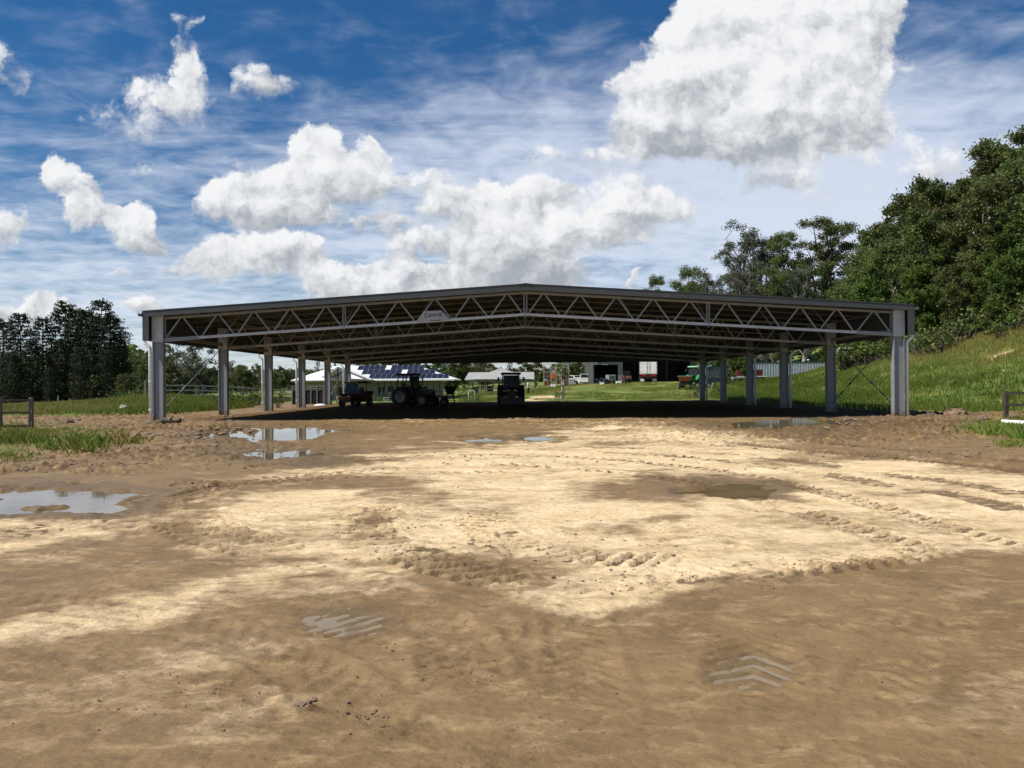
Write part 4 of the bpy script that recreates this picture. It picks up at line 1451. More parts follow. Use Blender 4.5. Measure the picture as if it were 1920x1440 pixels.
# mixed trees left, seen past the front posts
G3 = 'trees beyond the rail fence'
MT = [gum_tree(600, 12, 4.0, leaf_wattle, bark_dark, 9, 240, .40, 0, .2, (.8, 1.5), 12), gum_tree(601, 12, 3.6, leaf_gum, bark_grey, 9, 240, .40, 0, .3, (.8, 1.4), 8),
      gum_tree(602, 12, 4.0, leaf_grey, bark_grey, 10, 200, .36, 0, .25, (.7, 1.3), 10)]
SPEC = [(330, 638, 92, 2, 1.2, 'big grey leaved gum filling the gap beside the left front post'), (368, 646, 94, 2, 1.1, 'grey leaved gum right of the biggest one by the front post'), (312, 668, 84, 0, 1.0, 'olive tree right behind the left front post'),
        (345, 700, 84, 0, .9, 'low olive tree below the grey gums'), (385, 700, 96, 1, .9, 'dark tree left of the second post'), (425, 708, 90, 0, .7, 'low olive tree beside the second post'),
        (240, 700, 100, 0, 1.0, 'olive tree between the pine grove and the front post'), (262, 690, 104, 1, 1.0, 'dark tree just left of the front post'), (286, 700, 96, 0, .9, 'round olive tree hidden partly by the downpipe')]
for (px, py, Yd, k, wd, lb) in SPEC:
    put_top(MT[k], 12, px, py, Yd, lb, G3, wd)
k = 0
for (px, py) in [(225, 668), (248, 664), (272, 668), (300, 672), (400, 692), (430, 678), (452, 684), (474, 686), (490, 694), (512, 698), (532, 690), (548, 692), (566, 698), (600, 700), (640, 690), (462, 700), (525, 702), (585, 694)]:
    put_top(MT[k % 3], 12, px, py, 165 + 9 * (k % 3), 'tree of the low wood behind the rail fence seen between the left posts', 'low wood behind the rail fence', 1.15)
    k += 1
for (px, py) in [(740, 672), (770, 660), (800, 655), (830, 662), (858, 655), (885, 660), (905, 676), (925, 684), (962, 690), (985, 676), (1005, 672), (1022, 692), (1040, 682), (1062, 670), (1085, 660), (1105, 655), (710, 668), (675, 670), (845, 690), (870, 700)]:
    put_top(MT[k % 2], 12, px, py, 150 + 8 * (k % 3), 'tree of the green wood behind the house and pavilion', 'wood behind house and pavilion', 1.2)
    k += 1
put_top(TG[0], 26, 956, 655, 150, 'bare thin tree rising above the pavilion roof', None, .35)
put_top(TG[0], 26, 594, 668, 150, 'thin bare tree behind the white gable roof', None, .35)
for (px, py, Yd, s_) in [(1330, 672, 118, 1), (1352, 668, 116, 1), (1300, 690, 124, .9), (1375, 660, 120, 1.1), (1395, 668, 118, 1), (1420, 664, 134, 1.1), (1440, 668, 140, 1.1), (1475, 660, 138, 1.1), (1510, 655, 136, 1.1), (1540, 650, 130, 1.1)]:
    put_top(GB[k % 3], 14, px, py, Yd, 'leafy tree in the belt behind the container and right posts', 'tree belt behind the container', 1.2)
    k += 1
# bushes and saplings round the shed
for (px, Yd, s, pr, lb) in [(1300, 84, .95, 2, 'round dark bush on the lawn below the green tractor'), (1048, 77.5, .7, 2, 'dark leafy tuft at the foot of the sapling'), (440, 60, .85, 0, 'leafy green bush right of the second left post'),
                            (462, 60, 1.0, 0, 'tall leafy green bush left of the third left post'), (520, 58, .8, 1, 'low brown green bush right of the third left post'), (480, 64, .9, 1, 'bush behind the third left post'), (400, 62, .5, 0, 'small bush left of the second left post'),
                            (232, 72, .9, 0, 'bright bush on the grass bank left of the front post'), (250, 76, 1.1, 0, 'rounded bright bush below the olive trees'), (270, 74, 1.0, 1, 'olive bush beside the left downpipe'),
                            (883, 98, .8, 0, 'bright shrub left of the pavilion'), (875, 80, .5, 2, 'dark low shrub around the white stand'), (893, 79, .5, 2, 'dark low shrub right of the white stand'), (862, 112, 1.3, 0, 'light green shrub at the left side of the pavilion'),
                            (710, 80, .45, 0, 'low green plant before the house veranda'), (693, 81, .4, 1, 'yellowish low plant before the house veranda')]:
    p = gat(px, Yd)
    put(BS[pr], p.x, p.y, p.z - .1, s * .8, None, lb, None)
sp_ = gum_tree(700, 4.2, .55, leaf_bright, bark_grey, 5, 30, .16, 0, .65, (.8, 1.3), 3, 'sapling')
p = gat(1054, 79)
put(sp_, p.x, p.y, p.z, 1.0, None, 'slender young sapling on the lawn edge behind the shed')

# far wooded hill on the left
def far_wood():
    rng = np.random.default_rng(8)
    Cs, Ss, Ts = [], [], []
    for i in range(1500):
        px = rng.uniform(-900, 2400)
        Yd = rng.uniform(330, 620)
        top = np.interp(px, [-900, 0, 150, 210, 245, 285, 330, 420, 520, 620, 900, 1100, 1500, 2400], [690, 668, 652, 640, 645, 668, 682, 688, 690, 690, 692, 690, 640, 600]) + 10 * (620 - Yd) / 290
        p = at(px, top + rng.uniform(2, 14), Yd)
        r = rng.uniform(5, 9)
        n = 46
        d = rng.normal(size=(n, 3))
        d /= np.linalg.norm(d, axis=1, keepdims=True)
        d *= r * (.6 + .4 * rng.random((n, 1)))
        d[:, 2] = d[:, 2] * .8 - r * .5
        Cs.append(d + np.array(p))
        Ss.append(rng.uniform(2.0, 3.6, n))
        Ts.append(np.clip(rng.uniform(.0, .7) + rng.normal(size=n) * .15, 0, 1))
        # body below the canopy
        m = 12
        q = np.c_[rng.normal(size=(m, 2)) * r * .6, -rng.uniform(0, 20, m)] + np.array(p)
        Cs.append(q); Ss.append(rng.uniform(5, 8, m)); Ts.append(np.full(m, .2))
    V, F = cards(np.concatenate(Cs), np.concatenate(Ss), rng, .7)
    o = np_mesh('forest', V, F, leaf_gum, None, False, {'tint': np.repeat(np.concatenate(Ts), 4)})
    tag(o, 'far dark wooded ridge behind the pine grove and the low trees', 'forest', None, 'stuff')


far_wood()

# grass blades -------------------------------------------------------
def grass_mat(name, a, b_, c_):
    m = bpy.data.materials.new(name)
    m.use_nodes = True
    T = NT(m.node_tree)
    T.n.clear()
    out = T.node('ShaderNodeOutputMaterial')
    t = T.node('ShaderNodeAttribute', attribute_name='tint').outputs['Fac']
    geo = T.node('ShaderNodeNewGeometry')
    c = T.mix(T.ramp(t, 0, .6, smooth=False), a, b_)
    c = T.mix(T.ramp(t, .6, 1.0, smooth=False), c, c_)
    d = T.node('ShaderNodeBsdfPrincipled', {'Base Color': c, 'Roughness': .6, 'Specular IOR Level': .2})
    tr = T.node('ShaderNodeBsdfTranslucent', {'Color': c})
    x = T.node('ShaderNodeMixShader', {0: .42, 1: d.outputs[0], 2: tr.outputs[0]})
    T.l.new(x.outputs[0], out.inputs[0])
    return m


gm = grass_mat('grass_blades', (0.095, 0.155, 0.022), (0.23, 0.27, 0.06), (0.40, 0.31, 0.12))


gm2 = grass_mat('tussock_blades', (0.13, 0.22, 0.035), (0.30, 0.36, 0.08), (0.50, 0.38, 0.16))


def blades(name, X, Y, Hh, tint, label, seed=1, per=5, spread=.12, wid=.012, lean=.5):
    rng = np.random.default_rng(seed)
    n = len(X)
    X, Y, Hh, tint = [np.repeat(a, per) for a in (X, Y, Hh, tint)]
    m = len(X)
    X = X + rng.normal(size=m) * spread
    Y = Y + rng.normal(size=m) * spread
    Z = terr(X, Y)
    a = rng.uniform(0, 6.28, m)
    l = rng.uniform(.1, 1, m) * lean
    H = Hh * rng.uniform(.5, 1.15, m)
    w = np.maximum(wid, wid * Hh * 3) * rng.uniform(.7, 1.3, m)
    sx, sy = -np.sin(a), np.cos(a)
    tx, ty = np.cos(a) * l * H, np.sin(a) * l * H
    V = np.stack([np.c_[X - sx * w, Y - sy * w, Z - .06], np.c_[X + sx * w, Y + sy * w, Z - .06], np.c_[X + tx * .4 + sx * w * .7, Y + ty * .4 + sy * w * .7, Z + H * .6],
                  np.c_[X + tx, Y + ty, Z + H], np.c_[X + tx * .4 - sx * w * .7, Y + ty * .4 - sy * w * .7, Z + H * .6]], 1).reshape(-1, 3)
    F = np.arange(5 * m).reshape(m, 5)
    t = np.clip(tint + rng.normal(size=m) * .12, 0, 1)
    o = np_mesh(name, V, F, gm2 if name == 'grass_tuft' or wid < .005 else gm, None, False, {'tint': np.repeat(t, 5)})
    return tag(o, label, 'grass', None, 'stuff')


def scatter(n, px0, px1, Y0, Y1, seed, keep):
    rng = np.random.default_rng(seed)
    px = rng.uniform(px0, px1, n)
    # uniform in area
    Yd = np.sqrt(rng.uniform(Y0 ** 2, Y1 ** 2, n))
    x = (px - 981) / FPX * Yd
    k = keep(x, Yd, px, rng)
    return x[k], Yd[k], px[k]


def slope_keep(x, y, px, rng):
    edge = np.interp(px, [1300, 1560, 1700, 1800, 1920, 2300], [150, 106, 86, 82, 78, 60])
    foot = np.where(px > 1560, 44 + 1.2 * fbm(x, y, .5, 3, 3), 44)
    scar = np.hypot((px - 1868 - 60 * fbm(x, y, .5, 2, 4)) / 34, (y - 67) / 1.4) < 1
    return (~scar) & (x > 20.3 + .8 * fbm(x, y, .8, 3, 9)) & (y > foot) & (y < edge) & (px > 1330)


x, y, px = scatter(60000, 1330, 2250, 43, 150, 21, slope_keep)
n_ = fbm(x, y, .09, 4, 77)
up_ = terr(x, y)
tint = np.clip(.28 + .40 * n_ + .45 * sstep(1.8, 4.2, up_ + 2.2 * n_), 0, 1)
blades('grass', x, y, .42 + .22 * fbm(x, y, .3, 3, 12) + .15 * sstep(2, 5, up_), tint, 'tall green and straw tinted grass covering the right slope', 31, 4, .22, .016, .45)

x, y, px = scatter(26000, -80, 560, 40, 110, 22, lambda x, y, px, r: (x < -19.5 - .12 * (y - 40) + 1.2 * fbm(x, y, .6, 3, 3)) & (y > 43 + 2.0 * fbm(x, y, .5, 3, 8)))
n_ = fbm(x, y, .10, 4, 78)
tint = np.clip(.55 + .6 * n_ + .30 * sstep(-24, -34, x), 0, 1)
blades('grass', x, y, .38 + .2 * fbm(x, y, .3, 3, 14) + .15 * sstep(-26, -21, x), tint, 'green and straw coloured grass on the bank left of the shed', 32, 4, .22, .016, .5)

x, y, px = scatter(26000, 860, 1500, 76, 118, 23, lambda x, y, px, r: (y > 76.5 + .8 * fbm(x, y, .5, 3, 3)) & (fbm(x, y, .25, 3, 44) > -.25) & ~((np.abs(px - 1015) < 45) & (y < 92) & (fbm(x, y, .4, 2, 5) > -.4)))
n_ = fbm(x, y, .10, 4, 79)
blades('grass', x, y, .13 + .06 * n_, np.clip(.56 + .5 * n_, 0, 1), 'mown lawn rising behind the shed towards the barn', 33, 4, .25, .016, .6)


def near_keep(pxa, pya, px, x, y):
    return None


def tufts_from(pts, label, seed, spreadpx, h, name='grass', per=7, wid=.0035):
    rng = np.random.default_rng(seed)
    X_, Y_, Ht, Tn = [], [], [], []
    for (px, py, n, rx, ry, hh, tn) in pts:
        for _ in range(n):
            q = rng.normal(size=2) * .5
            gx, gy = gnd(px + q[0] * rx, py + q[1] * ry)
            X_.append(gx); Y_.append(gy); Ht.append(hh * rng.uniform(.6, 1.2)); Tn.append(tn + rng.normal() * .12)
    return blades(name, np.array(X_), np.array(Y_), np.array(Ht), np.clip(np.array(Tn), 0, 1), label, seed, per, .09, wid, .95)


tufts_from([(30, 806, 520, 120, 18, .14, .62), (120, 812, 240, 120, 12, .11, .68), (-80, 812, 500, 200, 30, .16, .6), (60, 835, 120, 120, 14, .09, .7), (20, 858, 90, 70, 10, .11, .55), (200, 806, 120, 90, 8, .12, .6)],
           'thin green grass growing on the bare verge below the left rail fence', 41, 1, 1)
for i, (px, py, n, rx, ry, h, tn, lb) in enumerate([
    (155, 842, 80, 46, 9, .36, .5, 'largest bright grass tussock on the bare left verge'), (224, 832, 26, 22, 6, .36, .9, 'brownish grass tussock right of the bright one'), (246, 830, 24, 30, 6, .22, .6, 'small green tussock right of the brownish one'),
    (90, 846, 14, 14, 4, .22, .5, 'wispy small tussock left of the bright one'), (70, 830, 22, 18, 4, .26, .4, 'small tussock above the wispy one at the left'), (15, 828, 60, 22, 6, .38, .6, 'thick tussock at the left frame edge'),
    (1854, 818, 60, 18, 5, .36, .45, 'dark green tussock in front of the white pipe'), (1912, 822, 50, 26, 7, .34, .3, 'green tussock crossing the white pipe at the right frame edge'), (1892, 836, 26, 22, 5, .2, .6, 'dry pale tussock below the white pipe')]):
    o = tufts_from([(px, py, n, rx, ry, h, tn)], lb, 60 + i, 1, 1, 'grass_tuft')
    del o['kind']
    o['category'] = 'tussock'
tufts_from([(1900, 806, 420, 90, 14, .20, .35), (1990, 800, 500, 140, 22, .24, .35), (1850, 800, 120, 60, 8, .16, .5)], 'patch of green grass around the white pipe below the right rail fence', 42, 1, 1)

# ------------------------------------------------------------------ objects
rubber = mat('tyre_rubber', (0.018, 0.018, 0.018), 0.8, 0, .2, 6)
steelg = mat('grey_steel', (0.30, 0.31, 0.32), 0.5, .2, .15, 4, dirt=(.2, .17, .13))
glassm = mat('dark_glass', (0.02, 0.026, 0.03), 0.2, 0, .1, 2, spec=.25)
redp = mat('dark_red_paint', (0.10, 0.008, 0.011), 0.35, 0, .1, 3)
orangep = mat('orange_paint', (0.50, 0.11, 0.035), 0.45, 0, .15, 3, dirt=(.3, .14, .07))
yellowp = mat('yellow_paint', (0.42, 0.34, 0.16), 0.45, 0, .15, 3)
greenp = mat('green_paint', (0.03, 0.22, 0.06), 0.35, 0, .12, 3)
palegreen = mat('pale_green_paint', (0.35, 0.60, 0.42), 0.4, 0, .1, 3)
creamw = mat('cream_weatherboard', (0.36, 0.35, 0.29), 0.7, 0, .08, 1.5)
darkwood = mat('dark_timber', (0.055, 0.045, 0.035), 0.8, 0, .3, 3, bump=.3)
greyrail = mat('weathered_grey_timber', (0.24, 0.23, 0.21), 0.8, 0, .18, 3, bump=.3)
whiteroof = mat('white_roof_sheet', (0.74, 0.74, 0.72), 0.5, 0, .04, 1)
greyroof = mat('grey_roof_sheet', (0.33, 0.33, 0.31), 0.6, 0, .06, 1)
solarm = mat('solar_cell', (0.016, 0.019, 0.036), 0.35, 0, .2, 5, spec=.25)
panelframe = mat('panel_frame', (0.16, 0.165, 0.19), 0.5, 0, .1, 5)
darkred = mat('maroon_crate_paint', (0.14, 0.03, 0.028), 0.6, 0, .2, 3)
blueg = mat('blue_grey_paint', (0.28, 0.33, 0.40), 0.55, 0, .15, 2, dirt=(.3, .27, .22))
barnm = mat('dark_barn_sheet', (0.055, 0.055, 0.058), 0.7, 0, .15, 1)
portalm = mat('grey_portal_steel', (0.20, 0.205, 0.20), 0.6, .1, .12, 2)
shadecloth = mat('dark_shade_cloth', (0.012, 0.014, 0.016), 0.9, 0, .2, 4)
skin = mat('skin', (0.34, 0.20, 0.14), 0.6, 0, .05, 6)
cloth_w = mat('white_shirt_cloth', (0.78, 0.77, 0.74), 0.8, 0, .05, 6)
cloth_d = mat('dark_trouser_cloth', (0.03, 0.035, 0.05), 0.8, 0, .1, 6)
hairm = mat('dark_hair', (0.03, 0.02, 0.015), 0.7, 0, .1, 6)
amberm = mat('amber_lens', (0.7, 0.28, 0.03), 0.3, 0, .05, 6)
lensm = mat('clear_lens', (0.65, 0.66, 0.66), 0.15, 0, .05, 6)


def hinged(parent, name, material, fn, smooth=False, label=None):
    mb = MB()
    fn(mb)
    return mb.build(name, material, parent, smooth, label)


def wheel(parent, x, y, r, w, rimm, side=1, name='wheel'):
    """tyre with lugs, dished rim, hub; axle along x"""
    M = Matrix.Translation((x, y, r)) @ Matrix.Rotation(R(90), 4, 'Y')
    mb = MB()
    mb.lathe([(r * .55, -w * .42), (r * .82, -w * .5), (r * .96, -w * .42), (r * .98, 0), (r * .96, w * .42), (r * .82, w * .5), (r * .55, w * .42), (r * .55, -w * .42)], 22, M)
    for k in range(16):
        a = 2 * math.pi * k / 16
        for s in (-1, 1):
            Mk = M @ Matrix.Rotation(a + (0.1 * s), 4, 'Z') @ Matrix.Translation((r * .985, 0, s * w * .22)) @ Matrix.Rotation(R(25) * s, 4, 'X')
            mb.box(-.02 * r, .03 * r, -.05 * r, .05 * r, -w * .24, w * .24, Mk)
    wo = mb.build(name, rubber, parent, True)
    mb = MB()
    mb.lathe([(r * .56, -w * .40), (r * .50, -w * .40), (r * .46, -w * .10), (r * .16, -w * .05), (r * .14, w * .05), (r * .46, w * .10), (r * .50, w * .40), (r * .56, w * .40)], 20, M)
    mb.lathe([(0.001, -w * .20), (r * .13, -w * .18), (r * .13, w * .18), (.001, w * .20)], 10, M)
    mb.build('rim', rimm, wo, True)
    return wo


def pane(mb, pts, th=.02):
    vs = [Vector(p) for p in pts]
    n = (vs[1] - vs[0]).cross(vs[2] - vs[0]).normalized() * th
    k = len(vs)
    mb.add(vs + [v + n for v in vs], [tuple(range(k - 1, -1, -1)), tuple(range(k, 2 * k))] + [(i, (i + 1) % k, k + (i + 1) % k, k + i) for i in range(k)])


# --- house with solar roof
YH = 100.0
hb = gat(700, YH)
house = thing('house', 'low white roofed house with rows of solar panels, a front gable and a shady veranda', 'house', (hb.x, YH, hb.z - .1))


def hl(px, py):
    p = at(px, py, YH)
    return (p.x - hb.x, p.z - hb.z + .1)


xl, ze = hl(545, 713)
xr, zer = hl(853, 711)
xrl, zr = hl(612, 684)
xrr, _ = hl(771, 683)
ze = (ze + zer) / 2
DY = 10.5


def hip(mb, x0, x1, y0, y1, zb, xa, xb_, zt, th=.12):
    ym = (y0 + y1) / 2
    vs = [(x0, y0, zb), (x1, y0, zb), (x1, y1, zb), (x0, y1, zb), (xa, ym, zt), (xb_, ym, zt)]
    vs += [(a, b, c - th) for a, b, c in vs]
    mb.add(vs, [(0, 1, 5, 4), (1, 2, 5), (2, 3, 4, 5), (3, 0, 4), (6, 10, 11, 7), (7, 11, 8), (8, 11, 10, 9), (9, 10, 6), (0, 6, 7, 1), (1, 7, 8, 2), (2, 8, 9, 3), (3, 9, 6, 0)])


mb = MB()
hip(mb, xl, xr, 0, DY, ze, xrl, xrr, zr)
roof_h = mb.build('roof', whiteroof, house)
mb = MB()
mb.box(hl(604, 0)[0], hl(606.5, 0)[0], DY / 2 - .15, DY / 2 + .15, zr - .4, zr + .45)
mb.build('chimney', black, roof_h)
mb = MB()
mb.box(hl(700, 0)[0], xr, -.14, -.003, ze - .16, ze + .02)
mb.build('gutter', whitep, roof_h)
# front gable
gx0, gz0 = hl(616, 708)
gx1, gz1 = hl(701, 713)
gxp, gzp = hl(644, 689.5)
gxp2 = (gx0 + gx1) / 2 - 1.2
mb = MB()
for (xa, za) in ((gx0, gz0), (gx1, gz1)):
    pane(mb, [(xa, -3.2, za), (gxp, -3.2, gzp), (gxp, 5, gzp), (xa, 5, za)] if xa < gxp else [(gxp, -3.2, gzp), (xa, -3.2, za), (xa, .1, za), (gxp, .1, gzp)], .08)
mb.build('gable_roof', whiteroof, house)
mb = MB()
mb.bar((gx0, -3.24, gz0 - .05), (gxp, -3.24, gzp - .02), .05, .2)
mb.build('barge_board', whitep, house)
mb = MB()
mb.bar((gxp, -3.24, gzp - .05), (gx1, -3.24, gz1 - .02), .05, .22)
mb.build('barge_board', greyrail, house)
mb = MB()
for xx in (gx0 + .3, gxp, gx1 - .3):
    mb.box(xx - .07, xx + .07, -3.1, -2.96, -.6, ze - .05 if xx != gxp else gzp - .15)
mb.box(gx0 + .3, gx1 - .3, -3.08, -2.98, ze - .3, ze - .1)
mb.build('gable_posts', darkwood, house)
# walls
mb = MB()
mb.box(xl + .8, xr - 2.6, 2.4, DY - .8, -.7, ze - .02)
walls = mb.build('wall', creamw, house)
mb = MB()
for k in range(16):
    mb.box(xl + .795, xr - 2.595, 2.375, 2.395, -.5 + k * .2, -.49 + k * .2)
mb.build('weatherboards', creamw, walls)
mb = MB()
mb.box(xl + .6, xr - .4, 0.1, 2.4, -.7, -.05)
mb.build('veranda_floor', darkwood, house)
wf = None
for (px, w_, z0_, z1_) in [(705, 1.1, .9, 2.1), (722, 1.0, .0, 2.15), (742, 1.3, .9, 2.1), (760, 1.3, .9, 2.1), (590, 1.6, 1.0, 2.1), (630, 1.8, .1, 2.1), (660, 1.8, .1, 2.1), (785, 1.0, .0, 2.1)]:
    xx = hl(px, 0)[0]
    mb = MB()
    for (a, b, c, d) in ((-w_ / 2, w_ / 2, z1_ - .06, z1_), (-w_ / 2, w_ / 2, z0_, z0_ + .06), (-w_ / 2, -w_ / 2 + .06, z0_, z1_), (w_ / 2 - .06, w_ / 2, z0_, z1_), (-.03, .03, z0_, z1_)):
        mb.box(xx + a, xx + b, 2.31, 2.372, c, d)
    f = mb.build('door' if z0_ < .2 else 'window', whitep, house)
    mb = MB()
    mb.box(xx - w_ / 2 + .05, xx + w_ / 2 - .05, 2.34, 2.365, z0_ + .05, z1_ - .05)
    mb.build('pane', glassm, f)
mb = MB()
for px in np.arange(704, 852, 11.5):
    xx = hl(px, 0)[0]
    mb.box(xx - .05, xx + .05, .15, .25, -.5, ze - .1)
mb.box(hl(704, 0)[0], hl(850, 0)[0], .17, .23, .95, 1.02)
mb.box(hl(704, 0)[0], hl(850, 0)[0], .17, .23, .45, .5)
for px in np.arange(770, 850, 3.2):
    xx = hl(px, 0)[0]
    mb.box(xx - .015, xx + .015, .18, .22, -.1, .98)
mb.box(hl(704, 0)[0], hl(850, 0)[0], .16, .24, ze - .25, ze - .1)
mb.build('veranda_rail', darkwood, house)
# solar panels on the front slope
sl = math.atan2(zr - ze, DY / 2)
LS = math.hypot(zr - ze, DY / 2)
pan0 = None


def add_panel(xx, t, w_=.72):
    global pan0
    if pan0 is None:
        mb = MB()
        mb.box(-.35, .35, -.82, .82, .06, .09)
        pan0 = mb.build('solar_panel', panelframe, house)
        mb = MB()
        mb.box(-.325, .325, -.80, .80, .092, .10)
        mb.build('pane', solarm, pan0)
        c = pan0
    else:
        c = copy_tree(pan0, house)
    c.location = (xx, t * DY / 2, ze + t * (zr - ze))
    c.rotation_euler = (sl, 0, 0)


for (t, a, b, skip) in ((.20, 690, 841, []), (.51, 672, 812, [(738, 751)]), (.82, 659, 780, [(706, 719)])):
    px = a
    while px < b:
        if not any(q0 < px < q1 for q0, q1 in skip):
            add_panel(hl(px, 0)[0], t)
        px += 10.8
for px in (600, 610):
    add_panel(hl(px, 0)[0], .55)
# things on the veranda
mb = MB()
p0 = hl(723, 0)[0]
for (px, w_) in ((723, .75),):
    xx = hl(px, 0)[0]
    mb.bbox(xx - .35, xx + .35, 1.2, 1.7, .0, 1.25, .04)
o = mb.build('cupboard', mat('brown_cardboard', (.42, .25, .15), .8), None)
o.location = (hb.x, YH, hb.z - .1)
tag(o, 'small orange brown cupboard standing on the house veranda', 'cupboard')
for j, px in enumerate((737, 745)):
    mb = MB()
    xx = hl(px, 0)[0]
    mb.lathe([(0.001, 0), (.26, 0), (.28, .5), (.28, 1.0), (.001, 1.03)], 14, Matrix.Translation((xx, 1.3, -.02)))
    o = mb.build('barrel', [mat('blue_drum', (.08, .12, .2), .5), mat('grey_drum', (.2, .22, .25), .5)][j], None, True)
    o.location = (hb.x, YH, hb.z - .1)
    tag(o, ['dark blue drum on the veranda left of the grey one', 'grey drum on the veranda right of the blue one'][j], 'drum', 'drums on the veranda')

# --- grey roofed pavilion
YP = 118.0
pb = gat(940, YP)
pav = thing('pavilion', 'open pavilion with wide grey roof and a pyramid shaped front in the middle', 'pavilion', (pb.x, YP, pb.z - .1))


def pl_(px, py, Y=YP):
    p = at(px, py, Y)
    return (p.x - pb.x, p.z - pb.z + .1)


x0, zv = pl_(871, 711.5)
x1, _ = pl_(1002, 711.5)
xr0, zrp = pl_(876, 697.5)
xpk, zpk = pl_(938, 689)
xa, _ = pl_(882, 0)
xb_, _ = pl_(990, 0)
mb = MB()
vs = [(x0, 0, zv), (x1, 0, zv), (x1, 3.5, zrp), (xr0, 3.5, zrp), (x1, 7, zv), (x0, 7, zv)]
vs += [(a, b, c - .12) for a, b, c in vs]
mb.add(vs, [(0, 1, 2, 3), (3, 2, 4, 5), (0, 3, 5), (1, 4, 2), (6, 9, 8, 7), (9, 11, 10, 8), (0, 6, 7, 1), (1, 7, 10, 4), (4, 10, 11, 5), (5, 11, 6, 0)])
mb.build('roof', greyroof, pav)
mb = MB()
vs = [(xa, -.25, zv + .02), (xb_, -.25, zv + .02), (xb_, 5.5, zv + .3), (xa, 5.5, zv + .3), (xpk, 2.8, zpk)]
mb.add(vs, [(0, 1, 4), (1, 2, 4), (2, 3, 4), (3, 0, 4), (3, 2, 1, 0)])
mb.build('roof', greyroof, pav)
mb = MB()
mb.lathe([(.12, zpk - .05), (.16, zpk + .05), (.05, zpk + .15), (.02, zpk + .28)], 8, Matrix.Translation((xpk, 2.8, 0)))
mb.build('finial', darkwood, pav)
mb = MB()
for px in (875, 893, 905, 930, 960, 985, 999):
    xx = pl_(px, 0)[0]
    for yy_ in (.2, 6.6):
        mb.box(xx - .08, xx + .08, yy_, yy_ + .16, -.6, zv - .1)
mb.box(x0 + .2, x1 - .2, .2, .32, zv - .32, zv - .12)
mb.build('posts', greyrail, pav)
for i, px in enumerate((884, 912, 945, 972)):
    mb = MB()
    xx = pl_(px, 0)[0]
    mb.bbox(xx - .5, xx + .5, 3.0, 3.8, -.1, .85 + .2 * (i % 2), .03)
    mb.build('counter', darkwood, pav)

# --- fences
def rail_fence(name, p, q, h, n, rails, m, label, cat='fence', post=.11, railh=.11, caps=None, posts_m=None, group=None):
    p, q = Vector(p), Vector(q)
    root = thing(name, label, cat, p, 0, group)
    d = q - p
    for i in range(n + 1):
        b = d * (i / n)
        mb = MB()
        zg_ = tz(p.x + b.x, p.y + b.y) - p.z
        mb.bbox(b.x - post / 2, b.x + post / 2, b.y - post / 2, b.y + post / 2, zg_ - .3, zg_ + h + .04, .01)
        mb.build('post', posts_m or m, root)
    for r_ in rails:
        mb = MB()
        for i in range(n):
            a, b = d * (i / n), d * ((i + 1) / n)
            za, zb_ = tz(p.x + a.x, p.y + a.y) - p.z, tz(p.x + b.x, p.y + b.y) - p.z
            nx = Vector((0, -1, 0)) * (post * .5 + .02)
            mb.bar(Vector((a.x, a.y, za + r_)) + nx, Vector((b.x, b.y, zb_ + r_)) + nx, .035, railh)
        mb.build('rail', m, root)
    return root


p1, p2 = gat(304, 69), gat(600, 72)
rail_fence('rail_fence', p1, p2, 1.35, 8, (.42, .85, 1.28), greyrail, 'weathered grey post and rail fence running behind the left posts', posts_m=greyrail)
p1, p2 = gat(-60, 30.0), gat(58, 30.5)
rail_fence('rail_fence', p1, p2, 1.22, 2, (.12, .66, 1.16), darkwood, 'dark timber rail fence ending at the left edge of the yard', posts_m=mat('grey_dark_post', (.13, .12, .105), .8, 0, .2, 3), railh=.08, post=.14)
p1, p2 = gat(1886, 33.5), gat(2010, 33)
rail_fence('rail_fence', p1, p2, 1.18, 1, (.06, .62, 1.13), darkwood, 'dark timber rail fence standing at the right edge of the yard', railh=.10, post=.15)
p1, p2 = gat(893, 112), gat(938, 104)
rail_fence('rail_fence', p1, p2, 1.2, 3, (.35, .75, 1.15), darkwood, 'dark rail fence sloping in front of the pavilion')
p1, p2 = gat(700, 86), gat(760, 87)
rail_fence('rail_fence', p1, p2, 1.0, 4, (.5, .95), greyrail, 'thin grey rail fence in front of the house veranda', post=.06, railh=.04)
# dark stock pen clad in cloth
pa = gat(548, 69.5)
pen = thing('stock_pen', 'dark cloth sided stock pen with pale top rails behind the fourth left post', 'pen', pa)
wd_ = (607 - 548) / FPX * 69.5
mb = MB()
mb.box(0, wd_, -.02, .02, .0, 1.25)
mb.box(0, .04, 0, 3, .0, 1.25)
mb.box(wd_ - .04, wd_, 0, 3, .0, 1.25)
mb.build('side_cloth', shadecloth, pen)
mb = MB()
for i in range(6):
    mb.box(wd_ * i / 5 - .04, wd_ * i / 5 + .04, -.08, 0, -.1, 1.72)
for z in (1.62, 1.42):
    mb.box(-.05, wd_ + .05, -.10, -.05, z, z + .06)
mb.build('pen_rail', greyrail, pen)
